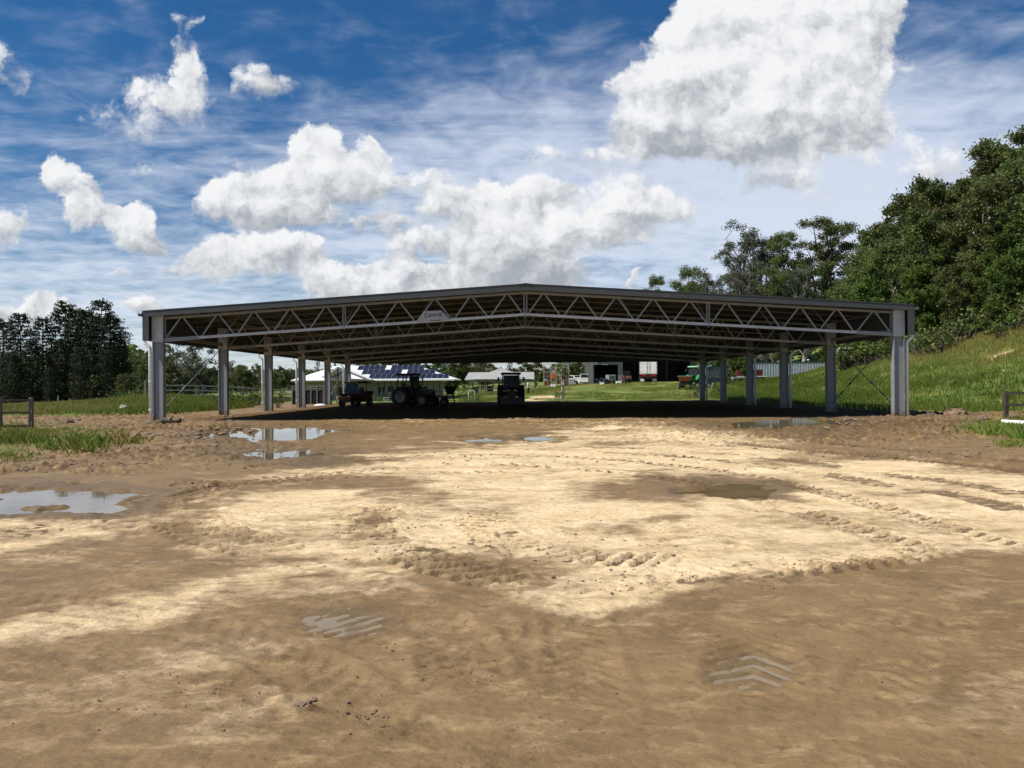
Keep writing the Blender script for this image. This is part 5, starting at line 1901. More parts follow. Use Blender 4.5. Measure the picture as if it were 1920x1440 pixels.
# star pickets, bowl, stand
for (px, Yd, h, lb) in ((109, 62, 1.1, 'thin steel picket in the straw grass before the pine grove'), (272, 62, 1.6, 'thin tall picket standing left of the front downpipe'), (1000, 84, .0, '')):
    if h:
        p = gat(px, Yd)
        mb = MB()
        mb.prism([(-.03, -.02), (.03, -.02), (.006, .0), (.004, .04), (-.004, .04), (-.006, 0)], -.2, h, 'z')
        o = mb.build('steel_picket', steelg, None)
        o.location = p
        tag(o, lb, 'picket')
p = gat(600, 64)
mb = MB()
mb.lathe([(.001, .16), (.25, .15), (.50, .05), (.55, .0), (.53, .0), (.48, .04), (.24, .12), (.001, .13)], 20)
o = mb.build('basin', whitep, None, True)
o.location = p + Vector((0, 0, .04))
tag(o, 'white upturned basin lying on the ground beside the stock pen', 'basin')


def table(name, px, Yd, w, d, h, m, label, cat, shelf=True, back=0):
    p = gat(px, Yd)
    root = thing(name, label, cat, p)
    hinged(root, 'top', m, lambda mb: mb.bbox(-w / 2, w / 2, -d / 2, d / 2, h - .05, h, .01))
    for sx in (-1, 1):
        for sy in (-1, 1):
            hinged(root, 'leg', m, lambda mb: mb.box(sx * w / 2 - .025, sx * w / 2 + .025, sy * d / 2 - .025, sy * d / 2 + .025, -.05, h - .05))
    if shelf:
        hinged(root, 'shelf', m, lambda mb: mb.box(-w / 2, w / 2, -d / 2, d / 2, h * .35, h * .35 + .04))
    return root


table('stand', 637, 72, .55, .5, .72, mat('cream_stand_paint', (.6, .57, .42), .6), 'small cream stand on the grass left of the red buggy', 'stand')
table('stand', 884, 82, .7, .5, 1.05, whitep, 'white framed stand on the lawn before the pavilion', 'stand')
table('crate_stand', 724, 84, .5, .5, .45, mat('pale_green_crate', (.4, .5, .42), .6), 'pale green low stand by the veranda fence', 'stand')

# --- red utility buggy
p = gat(667, 62)
bug = thing('utility_buggy', 'dark red utility buggy with black roof parked in the shade at the left posts', 'buggy', p, R(-28))
hinged(bug, 'body', redp, lambda mb: (mb.prism([(-1.35, .55), (-1.40, .85), (-1.05, 1.02), (-.45, 1.08), (-.45, .5)], -.62, .62, 'x'), mb.prism([(.1, .5), (1.35, .55), (1.35, .95), (.1, .95)], -.62, .62, 'x')))
hinged(bug, 'chassis', black, lambda mb: mb.bbox(-.6, .6, -1.2, 1.3, .36, .56, .05))
hinged(bug, 'roof', black, lambda mb: mb.bbox(-.76, .76, -.62, .95, 1.88, 1.99, .03))
hinged(bug, 'roll_frame', black, lambda mb: [mb.tube([(s * .64, -.62, 1.0), (s * .62, -.42, 1.88), (s * .62, .55, 1.88), (s * .64, .62, .7)], .03, 8) for s in (-1, 1)])
hinged(bug, 'windscreen', glassm, lambda mb: pane(mb, [(-.6, -.60, 1.08), (.6, -.60, 1.08), (.58, -.43, 1.84), (-.58, -.43, 1.84)], .01))
hinged(bug, 'seat', black, lambda mb: (mb.bbox(-.55, .55, -.1, .4, .6, .82, .05), mb.bbox(-.55, .55, .35, .48, .8, 1.35, .05)))
hinged(bug, 'cargo_tray', black, lambda mb: (mb.box(-.66, .66, .7, 1.42, .95, 1.0), mb.box(-.66, .66, 1.39, 1.42, 1.0, 1.25), mb.box(-.66, -.63, .7, 1.39, 1.0, 1.25), mb.box(.63, .66, .7, 1.39, 1.0, 1.25)))
for s in (-1, 1):
    hinged(bug, 'headlight', lensm, lambda mb: mb.bbox(s * .46 - .1, s * .46 + .1, -1.41, -1.36, .80, .90, .01))
    for yy_ in (-.95, .95):
        wheel(bug, s * .62, yy_, .33, .25, steelg)


def tractor(name, p, rz, label, body, roofm_, rimm, cat='tractor', scale=1.0, loader=False, group=None):
    t = thing(name, label, cat, p, rz, group, scale)
    hinged(t, 'bonnet', body, lambda mb: mb.prism([(-1.9, .75), (-1.95, 1.15), (-1.8, 1.35), (-.35, 1.5), (-.35, .75)], -.33, .33, 'x'))
    hinged(t, 'grille', black, lambda mb: mb.box(-.24, .24, -1.965, -1.93, .82, 1.18))
    hinged(t, 'chassis', black, lambda mb: (mb.bbox(-.25, .25, -1.9, 1.1, .5, .78, .04), mb.box(-.8, .8, -1.45, -1.3, .4, .52)))
    hinged(t, 'cab_frame', black, lambda mb: [mb.bar(a, b, .07) for a, b in (((-.68, -.35, .9), (-.62, -.25, 2.45)), ((.68, -.35, .9), (.62, -.25, 2.45)), ((-.68, 1.0, 1.0), (-.62, .85, 2.45)), ((.68, 1.0, 1.0), (.62, .85, 2.45)), ((-.7, .4, .9), (-.64, .4, 2.45)), ((.7, .4, .9), (.64, .4, 2.45)))])
    hinged(t, 'cab_base', body, lambda mb: mb.bbox(-.6, .6, -.35, 1.0, .75, 1.15, .05))
    hinged(t, 'windscreen', glassm, lambda mb: pane(mb, [(-.62, -.34, 1.2), (.62, -.34, 1.2), (.57, -.25, 2.4), (-.57, -.25, 2.4)], .01))
    hinged(t, 'roof', roofm_, lambda mb: mb.bbox(-.78, .78, -.45, 1.05, 2.45, 2.62, .06))
    hinged(t, 'seat', black, lambda mb: (mb.bbox(-.25, .25, .3, .8, 1.15, 1.3, .04), mb.bbox(-.25, .25, .75, .87, 1.3, 1.85, .04)))
    hinged(t, 'exhaust', black, lambda mb: mb.tube([(.38, -.8, 1.35), (.38, -.8, 2.3), (.38, -.74, 2.4)], .04, 8))
    for s in (-1, 1):
        hinged(t, 'mudguard', body, lambda mb: mb.prism([(.05 + .8 * math.cos(a), .8 + .86 * math.sin(a)) for a in np.linspace(.15, 2.9, 9)] + [(.05 + .74 * math.cos(a), .8 + .80 * math.sin(a)) for a in np.linspace(2.9, .15, 9)], s * .60, s * 1.02, 'x'))
        wheel(t, s * .85, .5, .78, .42, rimm)
        wheel(t, s * .75, -1.38, .50, .30, rimm)
        hinged(t, 'headlight', lensm, lambda mb: mb.bbox(s * .22 - .07, s * .22 + .07, -1.975, -1.93, 1.2, 1.3, .01))
        hinged(t, 'mirror', black, lambda mb: (mb.bar((s * .66, -.3, 2.2), (s * .98, -.42, 2.2), .03), mb.box(s * .98 - .08, s * .98 + .08, -.45, -.41, 1.95, 2.25)))
    if loader:
        hinged(t, 'loader_arm', black, lambda mb: [mb.bar(a, b, .09, .14) for s in (-1, 1) for a, b in (((s * .5, -.3, 1.3), (s * .5, -1.9, 1.1)), ((s * .5, -1.9, 1.1), (s * .5, -2.5, .35)))])
        hinged(t, 'bucket', black, lambda mb: mb.prism([(-2.45, .1), (-3.05, .12), (-3.1, .16), (-2.55, .2), (-2.5, .75), (-2.4, .75)], -.95, .95, 'x'))
    return t


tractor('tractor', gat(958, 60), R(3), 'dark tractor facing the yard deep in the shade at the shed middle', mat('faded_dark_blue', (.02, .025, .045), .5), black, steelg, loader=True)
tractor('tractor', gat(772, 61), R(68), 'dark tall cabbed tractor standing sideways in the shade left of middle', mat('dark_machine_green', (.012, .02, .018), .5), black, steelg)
# lamp tubes of the tractor work lights
# flat trailer and spreader behind that tractor
p = gat(818, 62.5)
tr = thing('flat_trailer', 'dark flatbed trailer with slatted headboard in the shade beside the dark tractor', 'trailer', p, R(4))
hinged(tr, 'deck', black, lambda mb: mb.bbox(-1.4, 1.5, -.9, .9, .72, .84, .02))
hinged(tr, 'headboard', black, lambda mb: [mb.box(-1.38, -1.32, -.9, .9, .9 + k * .22, 1.02 + k * .22) for k in range(4)] + [mb.box(-1.40, -1.30, y_ - .04, y_ + .04, .8, 1.75) for y_ in (-.85, 0, .85)])
hinged(tr, 'side_rail', steelg, lambda mb: (mb.box(-1.3, 1.5, -.93, -.9, 1.15, 1.2), [mb.box(x_ - .03, x_ + .03, -.93, -.88, .84, 1.2) for x_ in (-1.2, -.3, .6, 1.45)]))
hinged(tr, 'drawbar', black, lambda mb: mb.bar((-1.4, 0, .66), (-2.3, 0, .6), .1))
for s in (-1, 1):
    for xx in (-.1, .65):
        w_ = wheel(tr, 0, 0, .34, .2, steelg)
        for o_ in (w_,):
            o_.rotation_euler = (0, 0, R(90))
            o_.location = (xx, s * .75, 0)
p = gat(838, 62)
mb = MB()
mb.lathe([(.001, .9), (.22, .9), (.55, 1.55), (.56, 1.6), (.50, 1.6), (.2, .98), (.001, .96)], 18)
for k in range(4):
    a = k * math.pi / 2 + .8
    mb.bar((.45 * math.cos(a), .45 * math.sin(a), 0), (.35 * math.cos(a), .35 * math.sin(a), 1.2), .05)
mb.bar((-.4, -.4, .45), (.4, .4, .45), .05)
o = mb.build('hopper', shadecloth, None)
o.location = (p.x + .3, p.y - .3, p.z)
tag(o, 'dark spreader hopper on legs at the right end of the shaded machines', 'hopper')

# --- green tractor with orange box spreader in the sun
YG = 98
p = gat(1303, YG)
tractor('tractor', p, R(-50), 'green tractor with pale green canopy standing in the sun behind the far right post', greenp, palegreen, whitep, scale=1.05)
p = gat(1284, YG - 2.5)
sp = thing('spreader', 'orange red box spreader with pale wheels left of the green tractor', 'spreader', p, R(-10))
hinged(sp, 'hopper', orangep, lambda mb: mb.add([(-.6, -.5, 1.05), (.6, -.5, 1.05), (.6, .5, 1.05), (-.6, .5, 1.05), (-.8, -.7, 1.65), (.8, -.7, 1.65), (.8, .7, 1.65), (-.8, .7, 1.65)], [(3, 2, 1, 0), (0, 1, 5, 4), (1, 2, 6, 5), (2, 3, 7, 6), (3, 0, 4, 7)]))
hinged(sp, 'rim_rail', steelg, lambda mb: [mb.bar(a, b, .07) for a, b in (((-.82, -.72, 1.66), (.82, -.72, 1.66)), ((.82, -.72, 1.66), (.82, .72, 1.66)), ((-.82, -.72, 1.66), (-.82, .72, 1.66)), ((-.82, .72, 1.66), (.82, .72, 1.66)))])
hinged(sp, 'frame', black, lambda mb: (mb.box(-.55, .55, -.4, .4, .55, 1.05), mb.bar((.5, 0, .6), (1.3, 0, .6), .1)))
for s in (-1, 1):
    wheel(sp, s * .62, 0, .42, .22, whitep)

# --- machinery barn
YB = 116.0
bb = gat(1200, YB)
barn = thing('machinery_barn', 'long dark open fronted machinery barn with grey framed bay at its left end', 'barn', (bb.x, YB, bb.z - .1))


def bl(px, py=700):
    p = at(px, py, YB)
    return (p.x - bb.x, p.z - bb.z + .1)


zt_ = 5.4
xA, xB, xC, xD = bl(1108)[0], bl(1166)[0], bl(1294)[0], bl(1304)[0]
D_ = 12.0
hinged(barn, 'roof', barnm, lambda mb: pane(mb, [(xA - .6, -1.2, zt_ + .1), (xD + .3, -1.2, zt_ + .1), (xD + .3, D_, zt_ + .9), (xA - .6, D_, zt_ + .9)], .12))
hinged(barn, 'wall', barnm, lambda mb: (mb.box(xA, xA + .12, 0, D_, -1, zt_), mb.box(xD - .12, xD, 0, D_, -1, zt_), mb.box(xA, xD, D_ - .1, D_, -1, zt_ + .8), mb.box(xB, xB + .1, 0, D_, -1, zt_)))
hinged(barn, 'end_panel', mat('brown_end_sheet', (.16, .12, .10), .7), lambda mb: mb.box(xC, xD, -.12, -.02, -1, zt_))
z_l = bl(1130, 684)[1]
hinged(barn, 'portal_frame', portalm, lambda mb: (mb.box(xA - .05, xA + .35, -.2, -.02, -1, zt_), mb.box(xB - .6, xB + .1, -.2, -.02, -1, zt_), mb.box(xA + .35, xB - .6, -.2, -.02, z_l, zt_), mb.box(xA + .5, xA + .85, 3, 3.2, -1, z_l)))
hinged(barn, 'strip_light', lensm, lambda mb: mb.bbox(bl(1127)[0], bl(1140)[0], -.34, -.22, z_l - .02, z_l + .12, .02))
for px in (1199, 1250):
    hinged(barn, 'barn_post', barnm, lambda mb: mb.box(bl(px)[0] - .1, bl(px)[0] + .1, -.1, .1, -1, zt_))

# --- white box trailer
YT = 111.5
p = gat(1216, YT)
k_ = FPX / YT
bx = thing('box_trailer', 'white box semi-trailer with two rear doors parked in the barn mouth', 'trailer', (p.x, YT, p.z), R(-9.3))
zt2 = at(1216, 676, YT).z - p.z + .6
hw = 16 / k_
zb2 = at(1216, 701.5, YT).z - p.z
hinged(bx, 'body', whitep, lambda mb: mb.bbox(-hw, hw, 0, 8.5, zb2, zt2, .03))
for s in (-1, 1):
    d_ = hinged(bx, 'door', whitep, lambda mb: mb.bbox(min(s * .015, s * (hw - .06)), max(s * .015, s * (hw - .06)), -.05, -.005, zb2 + .1, zt2 - .05, .01))
    hinged(d_, 'lock_bar', steelg, lambda mb: (mb.tube([(s * .2, -.08, zb2 + .15), (s * .2, -.08, zt2 - .1)], .02, 6), mb.box(s * .2 - .08, s * .2 + .08, -.1, -.06, zb2 + 1.0, zb2 + 1.1)))
    hinged(d_, 'hinge', black, lambda mb: [mb.box(s * (hw - .16), s * (hw - .02), -.065, -.052, z, z + .08) for z in (zb2 + .3, zb2 + .9, zb2 + 1.5)])
    hinged(bx, 'rear_lamp', mat('red_lens', (.5, .02, .02), .3), lambda mb: mb.bbox(s * .72 - .35, s * .72 + .35, -.06, -.01, zb2 - .22, zb2 - .08, .01))
    hinged(bx, 'mud_flap', whitep, lambda mb: mb.box(s * .85 - .3, s * .85 + .3, .5, .52, .12, .5))
    wheel(bx, s * .85, 1.0, .46, .45, steelg)
hinged(bx, 'bumper', redp, lambda mb: mb.bbox(-hw, hw, -.04, .1, zb2 - .42, zb2 - .30, .02))
hinged(bx, 'chassis', black, lambda mb: mb.box(-.5, .5, .1, 8.3, .5, zb2 - .01))

tractor('tractor', gat(1175, 112), R(2), 'small dark red tractor facing out of the barn left of the white trailer', darkred, black, mat('pinkish_rim', (.45, .22, .22), .5), scale=.62)
# grey generator box
p = gat(1146, 110)
g_ = thing('engine_cart', 'grey slatted engine cart parked before the framed barn bay', 'cart', p, R(12))
hinged(g_, 'cover', steelg, lambda mb: mb.bbox(-.55, .55, -.5, .9, .45, 1.25, .05))
hinged(g_, 'louvre', black, lambda mb: [mb.box(-.42, .42, -.515, -.503, .62 + k * .14, .67 + k * .14) for k in range(4)])
hinged(g_, 'towbar', steelg, lambda mb: mb.bar((0, -.5, .4), (-.3, -1.2, .35), .07))
for s in (-1, 1):
    wheel(g_, s * .6, .3, .28, .16, steelg)
for (px, w_, h_, m_, lb) in ((1160, .42, .32, whitep, 'bright white pair of bags on the ground right of the engine cart'), (1129.5, .3, .16, whitep, 'small white block on the grass left of the engine cart')):
    p = gat(px, 109.4)
    mb = MB()
    mb.bbox(-w_, 0.02, -.2, .2, -.02, h_, .06)
    mb.bbox(.03, w_, -.18, .2, -.02, h_ * .9, .06)
    o = mb.build('feed_bag', m_, None)
    o.location = p
    tag(o, lb, 'bag')
# quad bike silhouette right of cart
p = gat(1132, 110)
q_ = thing('lawn_mower', 'small dark ride-on mower left of the grey engine cart', 'mower', p, R(25))
hinged(q_, 'bonnet', black, lambda mb: mb.bbox(-.25, .25, -.8, -.1, .35, .75, .06))
hinged(q_, 'deck', steelg, lambda mb: mb.bbox(-.45, .45, -.4, .35, .15, .3, .04))
hinged(q_, 'seat', black, lambda mb: (mb.bbox(-.22, .22, .1, .5, .55, .68, .03), mb.bbox(-.22, .22, .45, .55, .65, 1.0, .03)))
for s in (-1, 1):
    wheel(q_, s * .36, .35, .24, .18, whitep)
    wheel(q_, s * .34, -.65, .17, .12, whitep)


# --- white utes
def ute(px, Yd, rz, label, tray=True):
    p = gat(px, Yd)
    t = thing('utility_truck', label, 'ute', p, rz, 'white utes parked left of the barn')
    hinged(t, 'body', whitep, lambda mb: (mb.prism([(-2.2, .45), (-2.25, .85), (-2.1, 1.02), (-1.0, 1.12), (-.35, 1.72), (.75, 1.74), (.85, 1.1), (.85, .45)], -.85, .85, 'x'), mb.bbox(-.85, .85, .9, 2.5, .78, .9, .02)))
    for s in (-1, 1):
        hinged(t, 'side_window', glassm, lambda mb: mb.prism([(-.85, 1.16), (-.32, 1.64), (.62, 1.66), (.68, 1.16)], s * .853, s * .866, 'x'))
    hinged(t, 'windscreen', glassm, lambda mb: pane(mb, [(-.74, -1.0, 1.16), (.74, -1.0, 1.16), (.66, -.42, 1.68), (-.66, -.42, 1.68)], .015))
    hinged(t, 'tray_side', whitep, lambda mb: (mb.box(-.85, -.82, .9, 2.5, .9, 1.2), mb.box(.82, .85, .9, 2.5, .9, 1.2), mb.box(-.82, .82, 2.47, 2.5, .9, 1.2)))
    hinged(t, 'grille', black, lambda mb: mb.box(-.55, .55, -2.26, -2.22, .58, .82))
    for s in (-1, 1):
        hinged(t, 'headlight', lensm, lambda mb: mb.bbox(s * .68 - .12, s * .68 + .12, -2.25, -2.19, .76, .92, .01))
        wheel(t, s * .76, -1.4, .36, .22, steelg)
        wheel(t, s * .76, 1.6, .36, .22, steelg)
    return t


ute(1098, 122, R(80), 'white ute right of the two, closest to the barn frame')
ute(1080, 126, R(30), 'white ute with its nose turned forward, left of the other')
p = gat(1071, 119)
o = thing('white_tank', 'white cube tank in a grey cage on the ground between rack and utes', 'tank', p)
hinged(o, 'tank', whitep, lambda mb: mb.bbox(-.48, .48, -.48, .48, .12, 1.1, .08))
hinged(o, 'cage', steelg, lambda mb: [mb.bar(a, b, .03) for z in (.15, .45, .8, 1.12) for a, b in (((-.5, -.5, z), (.5, -.5, z)), ((.5, -.5, z), (.5, .5, z)), ((-.5, -.5, z), (-.5, .5, z)))] + [mb.bar((x_, -.51, .05), (x_, -.51, 1.14), .03) for x_ in (-.5, -.17, .17, .5)])
hinged(o, 'pallet', greyrail, lambda mb: mb.box(-.5, .5, -.5, .5, .0, .12))

# --- tall rack of orange and black machines
YR = 112
p = gat(1040, YR)
zrk = at(1040, 681, YR).z - p.z
for j, (px, lb) in enumerate(((1031, 'left pale framed rack stacked with orange and black boxes'), (1055, 'right pale framed rack stacked with orange and black boxes'))):
    q = gat(px, YR)
    rk = thing('storage_rack', lb, 'rack', q, 0, 'racks left of the utes')
    w_ = .88
    hinged(rk, 'upright', yellowp, lambda mb: [mb.box(s * w_ - .04, s * w_ + .04, y_, y_ + .08, -.3, zrk) for s in (-1, 1) for y_ in (0, .9)])
    hinged(rk, 'shelf', steelg, lambda mb: [mb.box(-w_, w_, .0, .98, z, z + .05) for z in (.35, .95, 1.55, 2.15, 2.75)] + [mb.box(-w_, w_, -.02, .04, zrk - .1, zrk)])
    rr = random.Random(j + 3)
    for z in (.4, 1.0, 1.6, 2.2):
        for xx in (-.58, 0.0, .58):
            m_ = rr.choice([orangep, orangep, black, darkred, whitep, steelg]) if z < 1.9 else rr.choice([black, steelg, orangep, whitep])
            mb = MB()
            h_ = rr.uniform(.28, .46)
            mb.bbox(-.24, .24, 0, .6, 0, h_, .03)
            mb.tube([(-.12, .1, h_ - .01), (-.12, .1, h_ + .07), (.12, .1, h_ + .07), (.12, .1, h_ - .01)], .015, 6)
            o = mb.build('tool_case', m_, None)
            o.location = (q.x + xx, q.y + .12, q.z + z)
            nm = {orangep.name: 'orange', black.name: 'black', darkred.name: 'maroon', whitep.name: 'white', steelg.name: 'grey'}[m_.name]
            tag(o, '%s case, %s on the %s shelf of the %s rack' % (nm, {-.58: 'leftmost', 0.0: 'middle', .58: 'rightmost'}[xx], {.4: 'lowest', 1.0: 'second lowest', 1.6: 'third', 2.2: 'top'}[z], ['left', 'right'][j]), 'case', 'cases on the racks')
# orange lift mast between the racks
p = gat(1037, 110)
o = thing('lift_mast', 'orange and yellow lift mast standing in front of the two racks', 'lift', p)
hinged(o, 'mast', yellowp, lambda mb: [mb.box(s * .28 - .05, s * .28 + .05, -.05, .05, .0, 3.0) for s in (-1, 1)] + [mb.box(-.28, .28, -.03, .03, z, z + .07) for z in (.4, 1.2, 2.0, 2.9)])
hinged(o, 'carriage', orangep, lambda mb: mb.bbox(-.26, .26, -.2, .0, 1.3, 2.1, .04))
hinged(o, 'base', whitep, lambda mb: mb.bbox(-.4, .4, -.6, .3, .1, .45, .04))
for s in (-1, 1):
    wheel(o, s * .42, -.3, .17, .1, steelg)
# tree trunk-like dark post group right of rack: stack of black bins
for j, px in enumerate((1064.5, 1071)):
    q = gat(px, 118)
    mb = MB()
    for k in range(3 - j):
        mb.bbox(-.45, .45, -.4, .4, k * .72, k * .72 + .68, .05)
        mb.bbox(-.48, .48, -.43, .43, k * .72 + .62, k * .72 + .70, .02)
    o = mb.build('bin_stack', black, None)
    o.location = (q.x, q.y + 2.5, q.z)
    tag(o, ['tall stack of black lidded bins behind the white tank', 'lower stack of black lidded bins beside the tall one'][j], 'bins')

# --- grey corrugated bin with dark implement on legs
p = gat(1344, 104)
o = thing('corrugated_skip', 'dark grey corrugated skip seen between the last two right posts', 'skip', p, R(2))
zs0, zs1 = at(1344, 709, 104).z - p.z, at(1344, 689, 104).z - p.z


def skip_fn(mb):
    x = -1.35
    while x < 1.3:
        mb.box(x, x + .11, -.04, .0, zs0, zs1)
        mb.box(x + .115, x + .215, .0, .03, zs0, zs1)
        x += .22
    mb.box(-1.35, 1.35, .03, 1.6, zs0, zs1)
    mb.box(-1.4, 1.4, -.06, 1.66, zs1, zs1 + .08)
    mb.box(-1.3, 1.3, .1, 1.5, -.1, zs0)


hinged(o, 'body', mat('slate_paint', (.10, .12, .13), .6), skip_fn)
hinged(o, 'lid_board', palegreen, lambda mb: mb.bar((-1.35, -.1, zs1 + .12), (-.7, -.1, zs1 + .3), .1, .12))
p = gat(1343, 94)
o = thing('hay_rake', 'black hay rake on two splayed legs in front of the grey skip', 'rake', p)
hinged(o, 'frame', black, lambda mb: (mb.bar((-.9, 0, 1.0), (.95, 0, 1.15), .14), mb.bar((-.2, .0, 1.05), (.1, 0, 1.5), .07), mb.bar((.3, 0, 1.2), (.9, 0, 1.0), .1)))
hinged(o, 'leg', black, lambda mb: mb.bar((-.45, -.1, 1.0), (-.85, -.7, -.25), .06))
hinged(o, 'leg', black, lambda mb: mb.bar((.55, -.1, 1.0), (.85, -.7, .0), .06))
hinged(o, 'hitch_bar', greyrail, lambda mb: mb.bar((-.1, -.12, 1.02), (.7, -.12, 1.12), .05))
hinged(o, 'rake_wheel', black, lambda mb: [mb.bar((-.85 + .04 * k, 0, .8), (-.85 + .04 * k + .5 * math.cos(a), 0, .8 + .5 * math.sin(a)), .035) for k, a in enumerate(np.linspace(0, 6.0, 12))])

# --- container, gooseneck pipe, crate trailer
YC = 128
p = gat(1410, YC)
p.z = at(1410, 710, YC).z + .1
cont = thing('shipping_container', 'long pale blue grey corrugated container sunk in the grass with lattice end doors', 'container', (p.x, YC, p.z - .2), R(-3))
cl = 13.2


def cont_side(mb):
    x = .1
    while x < cl - .1:
        mb.prism([(x, .04), (x + .07, .0), (x + .27, .0), (x + .34, .04)], .3, 2.65, 'z')
        x += .44
    mb.box(0.1, cl - .05, .045, .09, .3, 2.65)


hinged(cont, 'side_wall', blueg, cont_side)
hinged(cont, 'frame', mat('dark_green_edge', (.03, .06, .05), .6), lambda mb: (mb.box(0, cl, -.03, .12, 2.65, 2.85), mb.box(0, cl, -.02, .12, .12, .3), mb.box(cl - .1, cl + .02, -.02, .12, .2, 2.8)))
hinged(cont, 'roof', mat('dark_roof_green', (.035, .05, .045), .6), lambda mb: mb.box(0, cl, .12, 2.4, 2.72, 2.8))
ed = hinged(cont, 'end_door', mat('pale_door_grey', (.42, .44, .46), .6), lambda mb: mb.bbox(-.95, -.02, .02, .1, .15, 2.8, .02))
hinged(ed, 'lock_bar', greyrail, lambda mb: [mb.box(-.92 + .22 * k, -.88 + .22 * k, -.03, .01, .2, 2.75) for k in range(5)] + [mb.box(-.95, 0, -.035, .005, z, z + .05) for z in (.3, .8, 1.3, 1.8)])
hinged(cont, 'vent_cap', whitep, lambda mb: mb.lathe([(.1, 2.8), (.1, 3.05), (.24, 3.08), (.2, 3.2), (.001, 3.25)], 12, Matrix.Translation((9.3, .5, 0))), True)
p = gat(1385, 122)
z0 = at(1388, 706, 122).z - p.z
z1 = at(1388, 685, 122).z - p.z
mb = MB()
mb.tube([(.2, 0, -.2), (.2, 0, z1 - .35), (.25, 0, z1 - .12), (.42, 0, z1), (.95, 0, z1)], .11, 12)
o = mb.build('goose_neck_pipe', whitep, None, True)
o.location = p
tag(o, 'white goose neck pipe standing left of the container doors', 'pipe')
p = gat(1413, 118)
ct = thing('crate_trailer', 'maroon slatted crate on a low trailer with white side rail', 'trailer', p)
hinged(ct, 'crate', darkred, lambda mb: (mb.box(-2.5, 1.4, 0, 1.4, .75, 1.72), [mb.bar((x_, -.02, .78), (x_ + .6, -.02, 1.7), .05) for x_ in (-2.3, -1.2, .1, .7)]))
hinged(ct, 'side_rail', whitep, lambda mb: mb.box(-2.5, 2.0, -.08, -.02, .62, .74))
hinged(ct, 'chassis', black, lambda mb: mb.box(-2.3, 1.8, .1, 1.3, .42, .6))
for xx in (-1.6, -.8, .9):
    for y_ in (.0, 1.3):
        w_ = wheel(ct, 0, 0, .3, .18, steelg)
        w_.rotation_euler = (0, 0, R(90))
        w_.location = (xx, y_, 0)
p = gat(1386, 116)
lt = thing('low_loader', 'pale grey low flat trailer parked left of the maroon crate', 'trailer', p)
hinged(lt, 'deck', greyrail, lambda mb: mb.bbox(-1.0, 1.0, -.5, .8, .5, .75, .03))
hinged(lt, 'end_board', whitep, lambda mb: mb.bbox(-1.25, -1.0, -.5, .8, .25, .78, .03))
hinged(lt, 'load_frame', black, lambda mb: [mb.bar(a, b, .05) for a, b in (((-.7, .2, .75), (-.3, .2, 1.15)), ((-.3, .2, 1.15), (.9, .2, 1.25)), ((.9, .2, 1.25), (.9, .2, .75)))])
for xx in (-.5, .5):
    for y_ in (-.4, .75):
        w_ = wheel(lt, 0, 0, .28, .16, steelg)
        w_.rotation_euler = (0, 0, R(90))
        w_.location = (xx, y_, 0)
p = gat(1500, 112)
q2 = rail_fence('rail_fence', gat(1480, 113), gat(1528, 112), .9, 3, (.82,), greyrail, 'short pale single rail fence in front of the container', post=.07, railh=.07)
# caravan behind shrubs
p = gat(1590, 100)
zc = at(1590, 651, 100).z - p.z
cv = thing('caravan', 'white topped caravan half hidden by shrubs on the slope', 'caravan', p, R(10))
hinged(cv, 'body', whitep, lambda mb: mb.bbox(-1.2, 2.0, 0, 2.0, zc - 1.6, zc - .1, .2))
hinged(cv, 'window', glassm, lambda mb: (mb.bbox(-.7, .3, -.02, .01, zc - .95, zc - .5, .01), mb.bbox(.7, 1.5, -.02, .01, zc - .95, zc - .5, .01)))
hinged(cv, 'awning', whitep, lambda mb: (pane(mb, [(-1.3, -1.2, zc - .35), (2.1, -1.2, zc - .35), (2.1, 0, zc - .1), (-1.3, 0, zc - .1)], .03), mb.bar((-1.25, -1.15, zc - .4), (-1.25, -1.15, -.2), .07)))
wheel(cv, -.2, .2, .33, .2, steelg)


